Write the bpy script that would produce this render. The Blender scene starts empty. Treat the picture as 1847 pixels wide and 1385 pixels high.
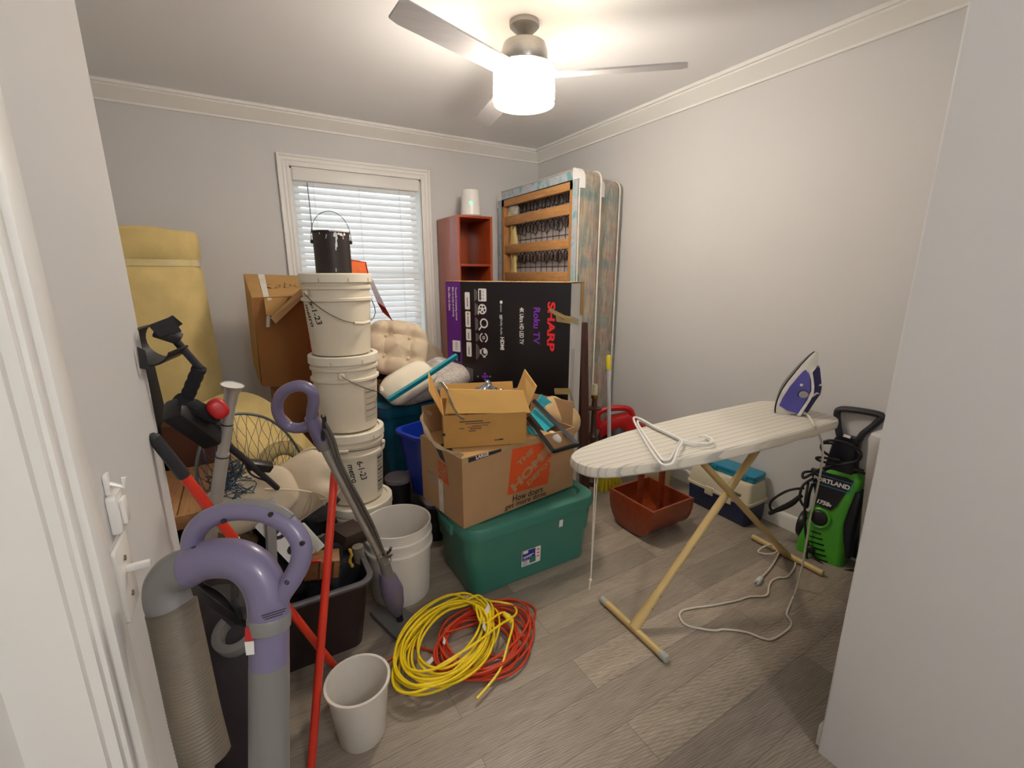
import bpy, bmesh, math, random
from math import sin, cos, pi, radians, sqrt, atan2
from mathutils import Vector, Matrix, Euler, noise
random.seed(7)
scn = bpy.context.scene
COL = scn.collection
V = Vector

# ------------------------------------------------------------------ camera
FPX, PITCH, YAW, HC = 817.0, radians(13.55), radians(30.65), 1.40
cam_d = bpy.data.cameras.new('camera')
cam = bpy.data.objects.new('camera', cam_d)
COL.objects.link(cam)
cam.location = (0, 0, HC)
cam.rotation_euler = (pi/2 - PITCH, 0, -YAW)
cam_d.sensor_fit = 'HORIZONTAL'
cam_d.sensor_width = 36.0
cam_d.lens = FPX/1847*36.0
cam_d.clip_start = 0.02
scn.camera = cam
_F = V((sin(YAW)*cos(PITCH), cos(YAW)*cos(PITCH), -sin(PITCH)))
_R = V((cos(YAW), -sin(YAW), 0)); _D = _F.cross(_R); _C = V((0, 0, HC))
def at(px, py, x=None, y=None, z=None, d=None, pl=None):
    """world point seen in the photograph at (px, py) on a known plane"""
    r = _F + _R*((px-923.5)/FPX) + _D*((py-692.5)/FPX)
    if x is not None: return _C + r*(x/r.x)
    if y is not None: return _C + r*(y/r.y)
    if z is not None: return _C + r*((z-HC)/r.z)
    if pl is not None:
        o, n = pl
        return _C + r*((V(o)-_C).dot(V(n))/r.dot(V(n)))
    return _C + r*d

# --------------------------------------------------------------- materials
def lin(h):
    c = [int(h[i:i+2], 16)/255 for i in (0, 2, 4)]
    return [(v/12.92 if v <= .04045 else ((v+.055)/1.055)**2.4) for v in c]
class NT:
    def __init__(s, name):
        s.m = bpy.data.materials.new(name); s.m.use_nodes = True
        s.t = s.m.node_tree; s.t.nodes.clear()
        s.out = s.n('ShaderNodeOutputMaterial')
        s.b = s.n('ShaderNodeBsdfPrincipled')
        s.l(s.b.outputs[0], s.out.inputs[0])
    def n(s, k, **kw):
        x = s.t.nodes.new(k)
        for a, b in kw.items(): setattr(x, a, b)
        return x
    def l(s, a, b): s.t.links.new(a, b)
    def ramp(s, fac, stops):
        r = s.n('ShaderNodeValToRGB'); e = r.color_ramp.elements
        while len(e) < len(stops): e.new(.5)
        for k, (p, c) in enumerate(stops):
            e[k].position = p; e[k].color = (*c, 1)
        s.l(fac, r.inputs[0]); return r.outputs[0]
    def mix(s, f, a, b, mode='MIX'):
        x = s.n('ShaderNodeMix', data_type='RGBA', blend_type=mode)
        for i, v in ((0, f), (6, a), (7, b)):
            if hasattr(v, 'links'): s.l(v, x.inputs[i])
            else: x.inputs[i].default_value = v if i == 0 else (*v, 1)
        return x.outputs[2]
    def co(s, scale=(1, 1, 1), rot=(0, 0, 0), loc=(0, 0, 0), kind='Object'):
        c = s.n('ShaderNodeTexCoord'); mp = s.n('ShaderNodeMapping')
        mp.inputs['Scale'].default_value = scale; mp.inputs['Rotation'].default_value = rot
        mp.inputs['Location'].default_value = loc
        s.l(c.outputs[kind], mp.inputs[0]); return mp.outputs[0]
    def noise(s, vec, scale=5, detail=3, rough=.5, dist=0):
        x = s.n('ShaderNodeTexNoise'); x.inputs['Scale'].default_value = scale
        x.inputs['Detail'].default_value = detail; x.inputs['Roughness'].default_value = rough
        x.inputs['Distortion'].default_value = dist
        s.l(vec, x.inputs['Vector']); return x.outputs['Fac']
    def bump(s, h, strength=.2, dist=.01):
        b = s.n('ShaderNodeBump'); b.inputs['Strength'].default_value = strength
        b.inputs['Distance'].default_value = dist
        s.l(h, b.inputs['Height']); s.l(b.outputs[0], s.b.inputs['Normal'])
def mat(name, hexc, rough=.5, var=.08, scale=18, bump=0, bs=60, metal=0, stretch=(1, 1, 1), sub=0, spec=.5, alpha=1, trans=0, emit=0, coat=0):
    g = NT(name); c = lin(hexc); b = g.b
    vec = g.co(scale=stretch)
    f = g.noise(vec, scale, 4)
    lo = [v*(1-var) for v in c]; hi = [min(1, v*(1+var)) for v in c]
    col = g.ramp(f, [(.3, lo), (.7, hi)])
    g.l(col, b.inputs['Base Color'])
    b.inputs['Roughness'].default_value = rough; b.inputs['Metallic'].default_value = metal
    b.inputs['Specular IOR Level'].default_value = spec
    if coat: b.inputs['Coat Weight'].default_value = coat
    if alpha < 1: b.inputs['Alpha'].default_value = alpha
    if trans: b.inputs['Transmission Weight'].default_value = trans
    if sub:
        b.inputs['Subsurface Weight'].default_value = sub; b.inputs['Subsurface Radius'].default_value = (.02, .015, .01)
    if emit:
        b.inputs['Emission Color'].default_value = (*c, 1); b.inputs['Emission Strength'].default_value = emit
    if bump: g.bump(g.noise(vec, bs, 3), bump, .004)
    return g.m

# -------------------------------------------------------------- mesh maker
def frame(o, u, v):
    u = V(u).normalized(); v = V(v); v = (v - u*v.dot(u)).normalized(); n = u.cross(v)
    return Matrix(((u.x, v.x, n.x, o[0]), (u.y, v.y, n.y, o[1]), (u.z, v.z, n.z, o[2]), (0, 0, 0, 1)))
def TR(x=0, y=0, z=0, rx=0, ry=0, rz=0):
    return Matrix.Translation((x, y, z)) @ Euler((radians(rx), radians(ry), radians(rz))).to_matrix().to_4x4()
def smooth(pts, n=6, closed=False):
    P = [V(p) for p in pts]; out = []; L = len(P)
    for i in range(L if closed else L-1):
        if closed: a, b, c, d = P[(i-1) % L], P[i], P[(i+1) % L], P[(i+2) % L]
        else: a, b, c, d = P[max(i-1, 0)], P[i], P[i+1], P[min(i+2, L-1)]
        for k in range(n):
            t = k/n
            out.append(.5*((2*b)+(c-a)*t+(2*a-5*b+4*c-d)*t*t+(3*b-a-3*c+d)*t**3))
    if not closed: out.append(P[-1])
    return out
def rrect(w, h, r, n=5, cx=0, cy=0):
    o = []
    for sx, sy, a0 in ((1, 1, 0), (-1, 1, 90), (-1, -1, 180), (1, -1, 270)):
        for k in range(n+1):
            a = radians(a0 + 90*k/n)
            o.append((cx+sx*(w/2-r)+r*cos(a), cy+sy*(h/2-r)+r*sin(a)))
    return o
class MB:
    def __init__(s, m=None):
        s.v = []; s.f = []; s.mi = []; s.mats = []; s.c = 0
        if m: s.use(m)
    def use(s, m):
        if m not in s.mats: s.mats.append(m)
        s.c = s.mats.index(m); return s
    def add(s, vs, fs, M=None):
        o = len(s.v)
        s.v += [(M @ V(p)) if M is not None else V(p) for p in vs]
        for f in fs:
            s.f.append([o+i for i in f]); s.mi.append(s.c)
        return s
    def bmadd(s, bm, M=None):
        bm.verts.index_update()
        s.add([v.co.copy() for v in bm.verts], [[v.index for v in f.verts] for f in bm.faces], M); bm.free(); return s
    def box(s, c, size, M=None, bev=0, seg=2):
        bm = bmesh.new(); bmesh.ops.create_cube(bm, size=1)
        for v in bm.verts: v.co = V((v.co.x*size[0]+c[0], v.co.y*size[1]+c[1], v.co.z*size[2]+c[2]))
        if bev: bmesh.ops.bevel(bm, geom=bm.edges[:], offset=bev, segments=seg, affect='EDGES', profile=.5)
        return s.bmadd(bm, M)
    def span(s, a, b, M=None, bev=0):
        return s.box([(a[i]+b[i])/2 for i in range(3)], [abs(b[i]-a[i]) for i in range(3)], M, bev)
    def hexa(s, p, M=None):   # 4 bottom + 4 top, both counter-clockwise
        return s.add(p, [(3, 2, 1, 0), (4, 5, 6, 7), (0, 1, 5, 4), (1, 2, 6, 5), (2, 3, 7, 6), (3, 0, 4, 7)], M)
    def slab(s, quad, n, t):   # a quad given thickness t along n
        n = V(n).normalized()*t; q = [V(p) for p in quad]
        return s.hexa(q+[p+n for p in q])
    def prism(s, poly, z0, z1, M=None, bev=0):
        n = len(poly)
        if bev:
            bm = bmesh.new(); vs = [bm.verts.new((x, y, z0)) for x, y in poly]; f = bm.faces.new(vs)
            r = bmesh.ops.extrude_face_region(bm, geom=[f])
            for e in r['geom']:
                if isinstance(e, bmesh.types.BMVert): e.co.z = z1
            bmesh.ops.recalc_face_normals(bm, faces=bm.faces[:])
            bmesh.ops.bevel(bm, geom=[e for e in bm.edges if abs(e.verts[0].co.z-e.verts[1].co.z) < 1e-7], offset=bev, segments=2, affect='EDGES', profile=.5)
            return s.bmadd(bm, M)
        vs = [(x, y, z0) for x, y in poly]+[(x, y, z1) for x, y in poly]
        return s.add(vs, [list(range(n))[::-1], list(range(n, 2*n))]+[(i, (i+1) % n, n+(i+1) % n, n+i) for i in range(n)], M)
    def loft(s, rings, M=None, cap=True, closed=False):
        n = len(rings[0]); vs = [p for r in rings for p in r]; fs = []
        R = len(rings)
        for j in range(R if closed else R-1):
            for i in range(n):
                a, b = j*n+i, j*n+(i+1) % n; k = ((j+1) % R)*n
                fs.append((a, b, k+(i+1) % n, k+i))
        if cap and not closed: fs += [list(range(n))[::-1], [(R-1)*n+i for i in range(n)]]
        return s.add(vs, fs, M)
    def tube(s, pts, r, n=8, M=None, cap=True, closed=False, flat=1, up=None):
        P = [V(p) for p in pts]; L = len(P)
        rs = r if isinstance(r, (list, tuple)) else [r]*L
        T = []
        for i in range(L):
            a = P[(i-1) % L] if closed or i > 0 else P[i]; b = P[(i+1) % L] if closed or i < L-1 else P[i]
            t = (b-a); T.append(t.normalized() if t.length > 1e-9 else V((0, 0, 1)))
        nv = V(up) if up else (V((0, 0, 1)) if abs(T[0].z) < .9 else V((1, 0, 0)))
        rings = []
        for i in range(L):
            nv = nv - T[i]*nv.dot(T[i])
            if nv.length < 1e-6: nv = T[i].orthogonal()
            nv.normalize(); bv = T[i].cross(nv)
            rings.append([P[i]+(nv*cos(2*pi*k/n)*flat+bv*sin(2*pi*k/n))*rs[i] for k in range(n)])
        return s.loft(rings, M, cap, closed)
    def rod(s, a, b, r, n=10, M=None): return s.tube([a, b], r, n, M)
    def lathe(s, prof, M=None, n=24, cap=True, sx=1, sy=1):
        rings = [[(r*cos(2*pi*k/n)*sx, r*sin(2*pi*k/n)*sy, z) for k in range(n)] for r, z in prof]
        return s.loft(rings, M, cap)
    def ball(s, c, r, M=None, n=16):
        if not isinstance(r, (tuple, list)): r = (r, r, r)
        bm = bmesh.new(); bmesh.ops.create_uvsphere(bm, u_segments=n, v_segments=max(6, n//2), radius=1)
        for v in bm.verts: v.co = V((v.co.x*r[0]+c[0], v.co.y*r[1]+c[1], v.co.z*r[2]+c[2]))
        return s.bmadd(bm, M)
    def grid(s, fn, nu, nv, M=None, thick=0, wrap=False):
        vs = [fn(i/(nu-1 if not wrap else nu), j/(nv-1)) for j in range(nv) for i in range(nu)]
        W = nu if wrap else nu-1
        fs = [(j*nu+i, j*nu+(i+1) % nu, (j+1)*nu+(i+1) % nu, (j+1)*nu+i) for j in range(nv-1) for i in range(W)]
        if thick:
            bm = bmesh.new(); bv = [bm.verts.new(p) for p in vs]
            for f in fs: bm.faces.new([bv[i] for i in f])
            bmesh.ops.recalc_face_normals(bm, faces=bm.faces[:])
            bmesh.ops.solidify(bm, geom=bm.faces[:], thickness=thick)
            return s.bmadd(bm, M)
        return s.add(vs, fs, M)
    def text(s, txt, size, M, align='CENTER', sx=1, bold=0, shear=0, space=1):
        cu = bpy.data.curves.new('t', 'FONT'); cu.body = txt; cu.size = size; cu.align_x = align; cu.align_y = 'CENTER'
        cu.offset = bold; cu.shear = shear; cu.space_character = space; cu.resolution_u = 3
        ob = bpy.data.objects.new('t', cu); me = bpy.data.meshes.new_from_object(ob)
        s.add([(v.co.x*sx, v.co.y, 0) for v in me.vertices], [list(p.vertices) for p in me.polygons], M)
        bpy.data.objects.remove(ob); bpy.data.curves.remove(cu); bpy.data.meshes.remove(me); return s
    def rect(s, w, h, M, x=0, y=0, r=0):
        p = rrect(w, h, r, 3, x, y) if r else [(x-w/2, y-h/2), (x+w/2, y-h/2), (x+w/2, y+h/2), (x-w/2, y+h/2)]
        return s.add([(a, b, 0) for a, b in p], [list(range(len(p)))], M)
    def disc(s, r, M, x=0, y=0, n=20, r2=0):
        o = [(x+r*cos(2*pi*k/n), y+r*sin(2*pi*k/n), 0) for k in range(n)]
        if not r2: return s.add(o, [list(range(n))], M)
        i = [(x+r2*cos(2*pi*k/n), y+r2*sin(2*pi*k/n), 0) for k in range(n)]
        return s.add(o+i, [(k, (k+1) % n, n+(k+1) % n, n+k) for k in range(n)], M)
    def pillow(s, M, a, b, c, e=.6, tufts=(), td=.05, tr=.1, nz=0, seed=0, nu=40, nv=20, creases=False):
        def sg(v, p): return math.copysign(abs(v)**p, v)
        def fn(u, w):
            th = 2*pi*u; ph = pi*(w-.5)
            x = a*sg(cos(ph), .55)*sg(cos(th), e); y = b*sg(cos(ph), .55)*sg(sin(th), e); z = c*sg(sin(ph), .9)
            for tx, ty in tufts:
                d2 = ((x-tx)**2+(y-ty)**2)/(tr*tr); z *= 1-td*math.exp(-d2*2.5)
            if creases: z *= (1-.40*math.exp(-((abs(x)-creases)/.024)**2))*(1-.40*math.exp(-((abs(y)-creases*.93)/.024)**2))
            if nz:
                z += nz*noise.noise(V((x*7+seed, y*7, z*5))); x += nz*.5*noise.noise(V((y*9, z*9, seed)))
            return (x, y, z)
        return s.grid(fn, nu, nv, M, wrap=True)
    def build(s, name, parent=None, sharp=35, world=True, loc=None):
        me = bpy.data.meshes.new(name)
        o = V((0, 0, 0))
        if world and parent is not None:
            p = parent
            while p is not None: o = o + V(p.location); p = p.parent
        elif loc is not None: o = V(loc)
        me.from_pydata([p-o for p in s.v] if world or loc is not None else s.v, [], s.f)
        for m in s.mats: me.materials.append(m)
        for p, i in zip(me.polygons, s.mi): p.material_index = i
        bm = bmesh.new(); bm.from_mesh(me); bmesh.ops.recalc_face_normals(bm, faces=bm.faces[:]); bm.to_mesh(me); bm.free()
        for p in me.polygons: p.use_smooth = True
        me.set_sharp_from_angle(angle=radians(sharp))
        ob = bpy.data.objects.new(name, me); COL.objects.link(ob)
        if parent is not None: ob.parent = parent
        elif loc is not None: ob.location = o
        return ob
def tag(o, label=None, cat=None, group=None, kind=None):
    if label: o['label'] = label
    if cat: o['category'] = cat
    if group: o['group'] = group
    if kind: o['kind'] = kind
    return o
def thing(name, label, cat, loc=(0, 0, 0), rz=0, group=None, rot=None):
    o = bpy.data.objects.new(name, None); COL.objects.link(o); o.empty_display_size = .05
    o.location = loc; o.rotation_euler = rot if rot else (0, 0, radians(rz))
    return tag(o, label, cat, group)
def copy_tree(o, parent=None):
    c = o.copy(); COL.objects.link(c); c.parent = parent
    for ch in list(o.children): copy_tree(ch, c)
    return c
def struct(mb, name, parent=None):
    o = mb.build(name, parent)
    if parent is None: o['kind'] = 'structure'
    return o
# ------------------------------------------------------------------- room
XR, YF, ZC = 2.52, 3.775, 2.49
def wall_mat(name, hexc):
    g = NT(name); c = lin(hexc)
    v = g.co(); f = g.noise(v, 1.6, 2)
    g.l(g.ramp(f, [(.3, [x*.985 for x in c]), (.7, [x*1.015 for x in c])]), g.b.inputs['Base Color'])
    g.b.inputs['Roughness'].default_value = .62
    g.bump(g.noise(v, 420, 2), .05, .001)
    return g.m
M_wall = wall_mat('painted_wall', 'd2d1d1')
M_ceil = wall_mat('ceiling_paint', 'f4f5f7')
M_trim = mat('white_trim', 'ecebe7', .4, .015, 3)
def floor_mat():
    g = NT('vinyl_planks'); v = g.co(loc=(.31, .0375, 0))
    br = g.n('ShaderNodeTexBrick'); g.l(v, br.inputs['Vector'])
    br.inputs['Scale'].default_value = 1; br.inputs['Brick Width'].default_value = 1.22; br.inputs['Row Height'].default_value = .1415
    br.inputs['Mortar Size'].default_value = .0009; br.inputs['Mortar Smooth'].default_value = 0; br.offset = .37; br.offset_frequency = 2
    br.inputs['Color1'].default_value = (0, 0, 0, 1); br.inputs['Color2'].default_value = (1, 1, 1, 1); br.inputs['Mortar'].default_value = (.4, .4, .4, 1)
    sep = g.n('ShaderNodeSeparateXYZ'); g.l(v, sep.inputs[0])
    ad = g.n('ShaderNodeMath', operation='MULTIPLY_ADD'); g.l(br.outputs['Color'], ad.inputs[0]); ad.inputs[1].default_value = 7.3; g.l(sep.outputs[0], ad.inputs[2])
    cm = g.n('ShaderNodeCombineXYZ'); g.l(ad.outputs[0], cm.inputs[0]); g.l(sep.outputs[1], cm.inputs[1])
    m2 = g.n('ShaderNodeMapping'); m2.inputs['Scale'].default_value = (1, 7, 1); g.l(cm.outputs[0], m2.inputs[0])
    n1 = g.noise(m2.outputs[0], 2.6, 6, .62, .8)
    m3 = g.n('ShaderNodeMapping'); m3.inputs['Scale'].default_value = (1.2, 26, 1); g.l(cm.outputs[0], m3.inputs[0])
    n2 = g.noise(m3.outputs[0], 9, 5, .6, .3)
    wv = g.n('ShaderNodeTexWave', wave_type='RINGS', rings_direction='SPHERICAL'); m4 = g.n('ShaderNodeMapping'); m4.inputs['Scale'].default_value = (1, 5.5, 1)
    g.l(cm.outputs[0], m4.inputs[0]); g.l(m4.outputs[0], wv.inputs[0]); wv.inputs['Scale'].default_value = 9; wv.inputs['Distortion'].default_value = 7; wv.inputs['Detail'].default_value = 2; wv.inputs['Detail Scale'].default_value = .8
    base = g.ramp(n1, [(.25, lin('8a7c70')), (.5, lin('a79b8e')), (.75, lin('c0b5a7'))])
    fine = g.mix(.36, base, g.ramp(n2, [(.35, lin('72665c')), (.65, lin('c6bcae'))]))
    ring = g.mix(.2, fine, g.ramp(wv.outputs['Fac'], [(.35, lin('75695f')), (.6, lin('cbc2b6'))]))
    tone = g.mix(1, ring, g.ramp(br.outputs['Color'], [(0, (.60, .585, .575)), (1, (.95, .925, .885))]), 'MULTIPLY')
    fin = g.mix(br.outputs['Fac'], tone, lin('6a6058'))
    g.l(fin, g.b.inputs['Base Color']); g.b.inputs['Roughness'].default_value = .42
    g.bump(n2, .06, .002)
    return g.m
M_floor = floor_mat()
struct(MB(M_floor).span((-1.2, -2.1, -.06), (XR+.1, YF+.1, 0)), 'floor')
struct(MB(M_ceil).span((-1.2, -2.1, ZC), (XR+.1, YF+.1, ZC+.06)), 'ceiling')
WX0, WX1, WZ0, WZ1 = .412, 1.372, .64, 2.145
w = MB(M_wall)
w.span((-1.2, YF, 0), (WX0, YF+.12, ZC)); w.span((WX1, YF, 0), (XR+.1, YF+.12, ZC))
w.span((WX0, YF, 0), (WX1, YF+.12, WZ0)); w.span((WX0, YF, WZ1), (WX1, YF+.12, ZC))
struct(w, 'wall_far')
struct(MB(M_wall).span((XR, -2.1, 0), (XR+.1, YF, ZC)), 'wall_right')
struct(MB(M_wall).span((-1.2, 1.30, 0), (-.74, YF, ZC)), 'wall_west')
struct(MB(M_wall).span((-1.2, -2.1, 0), (XR+.1, -2.0, ZC)), 'wall_back')
# wall beside the camera on the left, with a doorway
def bull(x0, y0, x1, y1, r, corners):   # plan outline with rounded corners
    o = []
    for (cx, cy, sx, sy, a0, key) in ((x1, y1, -1, -1, 0, 'ne'), (x0, y1, 1, -1, 90, 'nw'), (x0, y0, 1, 1, 180, 'sw'), (x1, y0, -1, 1, 270, 'se')):
        if key in corners:
            for k in range(6):
                a = radians(a0+18*k); o.append((cx+sx*r+r*cos(a), cy+sy*r+r*sin(a)))
        else: o.append((cx, cy))
    return o
DY0, DY1, DZ = -.22, .612, 2.05
w = MB(M_wall)
w.prism(bull(-.74, DY1, -.2, 1.30, .02, ('ne',)), 0, ZC)
w.span((-.74, -2.0, 0), (-.2, DY0, ZC)); w.span((-.74, DY0, DZ), (-.2, DY1, ZC)); w.span((-.74, DY0, 0), (-.30, DY1, DZ))
struct(w, 'wall_left')
w = MB(M_wall).prism(bull(1.34, -2.0, XR, .452, .006, ('nw',)), 0, ZC)
struct(w, 'wall_near_right')
# door with moulded casing on the left wall
d = struct(MB(M_trim).span((-.30, DY0, .005), (-.262, DY1, DZ)), 'door_1')
pan = MB(M_trim)
for z0, z1 in ((.25, .95), (1.1, 1.9)):
    for y0, y1 in ((DY0+.11, DY0+.37), (DY0+.46, DY0+.72)):
        pan.box((-.26, (y0+y1)/2, (z0+z1)/2), (.012, y1-y0, z1-z0), None, .005)
pan.build('door_panel', d)
c = MB(M_trim)
def casing_post(mb, y0, y1, z0, z1):
    t = y1-y0
    mb.span((-.2, y0, z0), (-.190, y1, z1)); mb.span((-.2, y0+t*.5, z0), (-.182, y1, z1), None, .003); mb.span((-.2, y0+t*.12, z0), (-.185, y0+t*.3, z1), None, .003)
casing_post(c, DY1, DY1+.098, 0, DZ+.07)
casing_post(c, DY0-.098, DY0, 0, DZ+.07)
c.span((-.2, DY0-.098, DZ), (-.187, DY1+.098, DZ+.07), None, .003)
c.span((-.30, DY1-.012, 0), (-.2, DY1, DZ)); c.span((-.30, DY0, 0), (-.2, DY0+.012, DZ))
struct(c, 'trim_1')
# crown moulding
def crown(mb, a, b, inward):
    """profile swept from a to b; inward = direction into the room"""
    prof = [(0, 0), (.0, -.098), (.012, -.098), (.012, -.086), (.07, -.028), (.07, -.018), (.085, -.018), (.085, 0)]
    u = (V(b)-V(a)); n = V(inward)
    r = [[V(p)+n*x+V((0, 0, z)) for x, z in prof] for p in (a, b)]
    mb.loft(r)
c = MB(M_trim); crown(c, (-.74, YF, ZC), (XR, YF, ZC), (0, -1, 0)); struct(c, 'trim_2')
c = MB(M_trim); crown(c, (XR, .45, ZC), (XR, YF, ZC), (-1, 0, 0)); struct(c, 'trim_3')
def base(a, b, n, name):
    prof = [(0, 0), (0, .09), (.006, .09), (.012, .08), (.014, .072), (.014, 0)]
    struct(MB(M_trim).loft([[V(p)+V(n)*x+V((0, 0, z)) for x, z in prof] for p in (a, b)]), name)
base((XR, .45, 0), (XR, YF, 0), (-1, 0, 0), 'baseboard_right')
base((-.74, YF, 0), (XR, YF, 0), (0, -1, 0), 'baseboard_far')
base((1.36, .452, 0), (XR, .452, 0), (0, 1, 0), 'baseboard_near')
base((-.2, .712, 0), (-.2, 1.30, 0), (1, 0, 0), 'baseboard_left')
# window
M_glass = NT('window_glass')
g = M_glass; tb = g.n('ShaderNodeBsdfTransparent'); gl = g.n('ShaderNodeBsdfGlossy'); gl.inputs['Roughness'].default_value = .02
fr = g.n('ShaderNodeLayerWeight'); fr.inputs['Blend'].default_value = .15
ms = g.n('ShaderNodeMixShader'); g.l(fr.outputs['Fresnel'], ms.inputs[0]); g.l(tb.outputs[0], ms.inputs[1]); g.l(gl.outputs[0], ms.inputs[2]); g.l(ms.outputs[0], g.out.inputs[0])
M_glass = g.m
win = MB(M_trim)
cw = .078
for (x0, z0, x1, z1) in ((WX0-cw, WZ0-cw, WX0, WZ1+cw), (WX1, WZ0-cw, WX1+cw, WZ1+cw), (WX0, WZ1, WX1, WZ1+cw), (WX0, WZ0-cw, WX1, WZ0)):
    win.span((x0, YF-.012, z0), (x1, YF+.002, z1))
for k, (o, t, dp) in enumerate(((cw-.018, .018, .022), (cw-.045, .012, .017), (0, .022, .016))):
    X0, X1, Z0, Z1 = WX0-o, WX1+o, WZ0-o, WZ1+o
    for (x0, z0, x1, z1) in ((X0-t, Z0-t, X0, Z1+t), (X1, Z0-t, X1+t, Z1+t), (X0, Z1, X1, Z1+t), (X0, Z0-t, X1, Z0)):
        win.span((x0, YF-dp, z0), (x1, YF, z1), None, .003)
for (x0, z0, x1, z1) in ((WX0, WZ0, WX0+.012, WZ1), (WX1-.012, WZ0, WX1, WZ1), (WX0, WZ1-.012, WX1, WZ1), (WX0, WZ0, WX1, WZ0+.012)):
    win.span((x0, YF, z0), (x1, YF+.12, z1))
wo = struct(win, 'window_1')
s = MB(M_trim); yy = YF+.085
for (x0, z0, x1, z1) in ((WX0+.012, WZ0+.012, WX0+.06, WZ1-.012), (WX1-.06, WZ0+.012, WX1-.012, WZ1-.012), (WX0+.06, WZ1-.06, WX1-.06, WZ1-.012), (WX0+.06, WZ0+.012, WX1-.06, WZ0+.06), (WX0+.06, 1.37, WX1-.06, 1.42)):
    s.span((x0, yy, z0), (x1, yy+.03, z1), None, .003)
s.build('sash', wo)
MB(M_glass).span((WX0+.05, yy+.012, WZ0+.05), (WX1-.05, yy+.016, WZ1-.05)).build('pane', wo)
# blind
M_slat = NT('blind_slat'); g = M_slat
g.b.inputs['Base Color'].default_value = (*lin('f2f3f2'), 1); g.b.inputs['Roughness'].default_value = .45
tl = g.n('ShaderNodeBsdfTranslucent'); tl.inputs[0].default_value = (.95, .97, 1, 1)
nz = g.noise(g.co(scale=(.4, 6, 6)), 3, 2); cr = g.ramp(nz, [(.3, lin('eff0ef')), (.7, lin('f5f6f6'))]); g.l(cr, g.b.inputs['Base Color'])
ms = g.n('ShaderNodeMixShader'); ms.inputs[0].default_value = .12; g.l(g.b.outputs[0], ms.inputs[1]); g.l(tl.outputs[0], ms.inputs[2]); g.l(ms.outputs[0], g.out.inputs[0])
M_slat = g.m
M_cord = mat('white_cord', 'e4e2da', .7, .05)
bl = thing('window_blind', 'white slatted blind with wide slats filling the bright window', 'window blind', (.89, YF+.03, WZ0+.02))
MB(M_trim).span((WX0+.014, YF-.004, WZ1-.088), (WX1-.014, YF+.05, WZ1-.012), None, .004).build('valance', bl)
pitch = .0465; nsl = 30; ang = radians(55)
zs = [WZ1-.105-k*pitch for k in range(nsl)]
for z in zs:
    m = MB(M_slat); w2, t = .025, .0014
    ring = []
    for i in range(7):
        a = -1+2*i/6; ring.append((a*w2, .0022*(1-a*a)+t))
    for i in range(6, -1, -1):
        a = -1+2*i/6; ring.append((a*w2, .0022*(1-a*a)-t))
    def rr(x): return [V((x, YF+.030+p*cos(ang)+q*sin(ang), z+p*sin(ang)-q*cos(ang))) for p, q in ring]
    m.loft([rr(WX0+.02), rr(WX1-.035)]).build('slat', bl)
for x in (.565, .885, 1.20):
    m = MB(M_cord)
    for dy in (-.028, .026): m.tube([(x, YF+.03+dy*.62, WZ1-.07), (x, YF+.03+dy*.62, zs[-1]-.02)], .0016, 5)
    m.build('ladder_cord', bl)
MB(M_trim).span((WX0+.02, YF+.008, zs[-1]-.05), (WX1-.035, YF+.052, zs[-1]-.03), None, .004).build('hem_rail', bl)
MB(mat('clear_wand', '8f989c', .25, .05)).rod((.52, YF-.008, WZ1-.1), (.525, YF-.012, 1.30), .004, 8).build('tilt_wand', bl)
# ------------------------------------------------------------------ light
wd = bpy.data.worlds.new('sky'); scn.world = wd; wd.use_nodes = True
bg = wd.node_tree.nodes["Background"]; bg.inputs[0].default_value = (.74, .89, 1, 1); bg.inputs[1].default_value = 2.0
M_shade = mat('lit_drum_shade', 'fff0dd', .4, .02, 6, emit=38.0)
M_lens = mat('lit_lens', 'fff0d4', .4, .02, 6, emit=20.0)
M_nickel = mat('brushed_nickel', 'a9a6a0', .32, .06, 30, metal=.9, stretch=(1, 1, 8))
M_blade = mat('fan_blade', 'b7b5b6', .5, .05, 8, stretch=(1, 9, 1))
FX, FY = 1.235, 1.975
fan = thing('ceiling_fan', 'ceiling fan with pale blades and glowing drum lamp', 'ceiling fan', (FX, FY, 2.16))
MB(M_nickel).lathe([(.065, 2.49), (.065, 2.47), (.03, 2.44), (.014, 2.43), (.014, 2.40)], TR(FX, FY)).build('canopy', fan)
MB(M_nickel).lathe([(.03, 2.41), (.095, 2.40), (.105, 2.37), (.105, 2.31), (.09, 2.285), (.06, 2.28)], TR(FX, FY)).build('motor', fan)
for k in range(3):
    a = 80+120*k
    m = MB(M_blade); Mx = TR(FX, FY, 2.275, 0, 0, a) @ TR(rx=11)
    out = [(.10, -.04), (.16, -.052), (.66, -.058), (.70, -.05), (.715, .03), (.69, .052), (.16, .05), (.10, .04)]
    m.prism(out, -.004, .004, Mx); bb = m.build('fan_blade', fan)
    MB(M_nickel).prism([(.07, -.03), (.17, -.02), (.17, .02), (.07, .03)], .004, .012, Mx).build('blade_bracket', bb)
ds = MB(M_shade).lathe([(.136, 2.300), (.138, 2.297), (.138, 2.167), (.134, 2.167), (.134, 2.295)], TR(FX, FY), 40, cap=False).build('drum_shade', fan)
MB(M_lens).lathe([(.001, 2.163), (.08, 2.165), (.131, 2.171), (.133, 2.177)], TR(FX, FY), 40, cap=False).build('lamp_lens', fan)
m = MB(M_nickel)
for z in (2.163, 2.235, 2.303): m.tube([(FX+.1405*cos(2*pi*k/40), FY+.1405*sin(2*pi*k/40), z) for k in range(40)], .0022, 6, closed=True)
for k in range(14):
    a = 2*pi*k/14; b = a+.12
    m.tube([(FX+.1415*cos(a), FY+.1415*sin(a), 2.163), (FX+.1415*cos(a), FY+.1415*sin(a), 2.225), (FX+.1415*cos(b), FY+.1415*sin(b), 2.303)], .002, 5)
m.build('wire_cage', fan)
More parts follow.
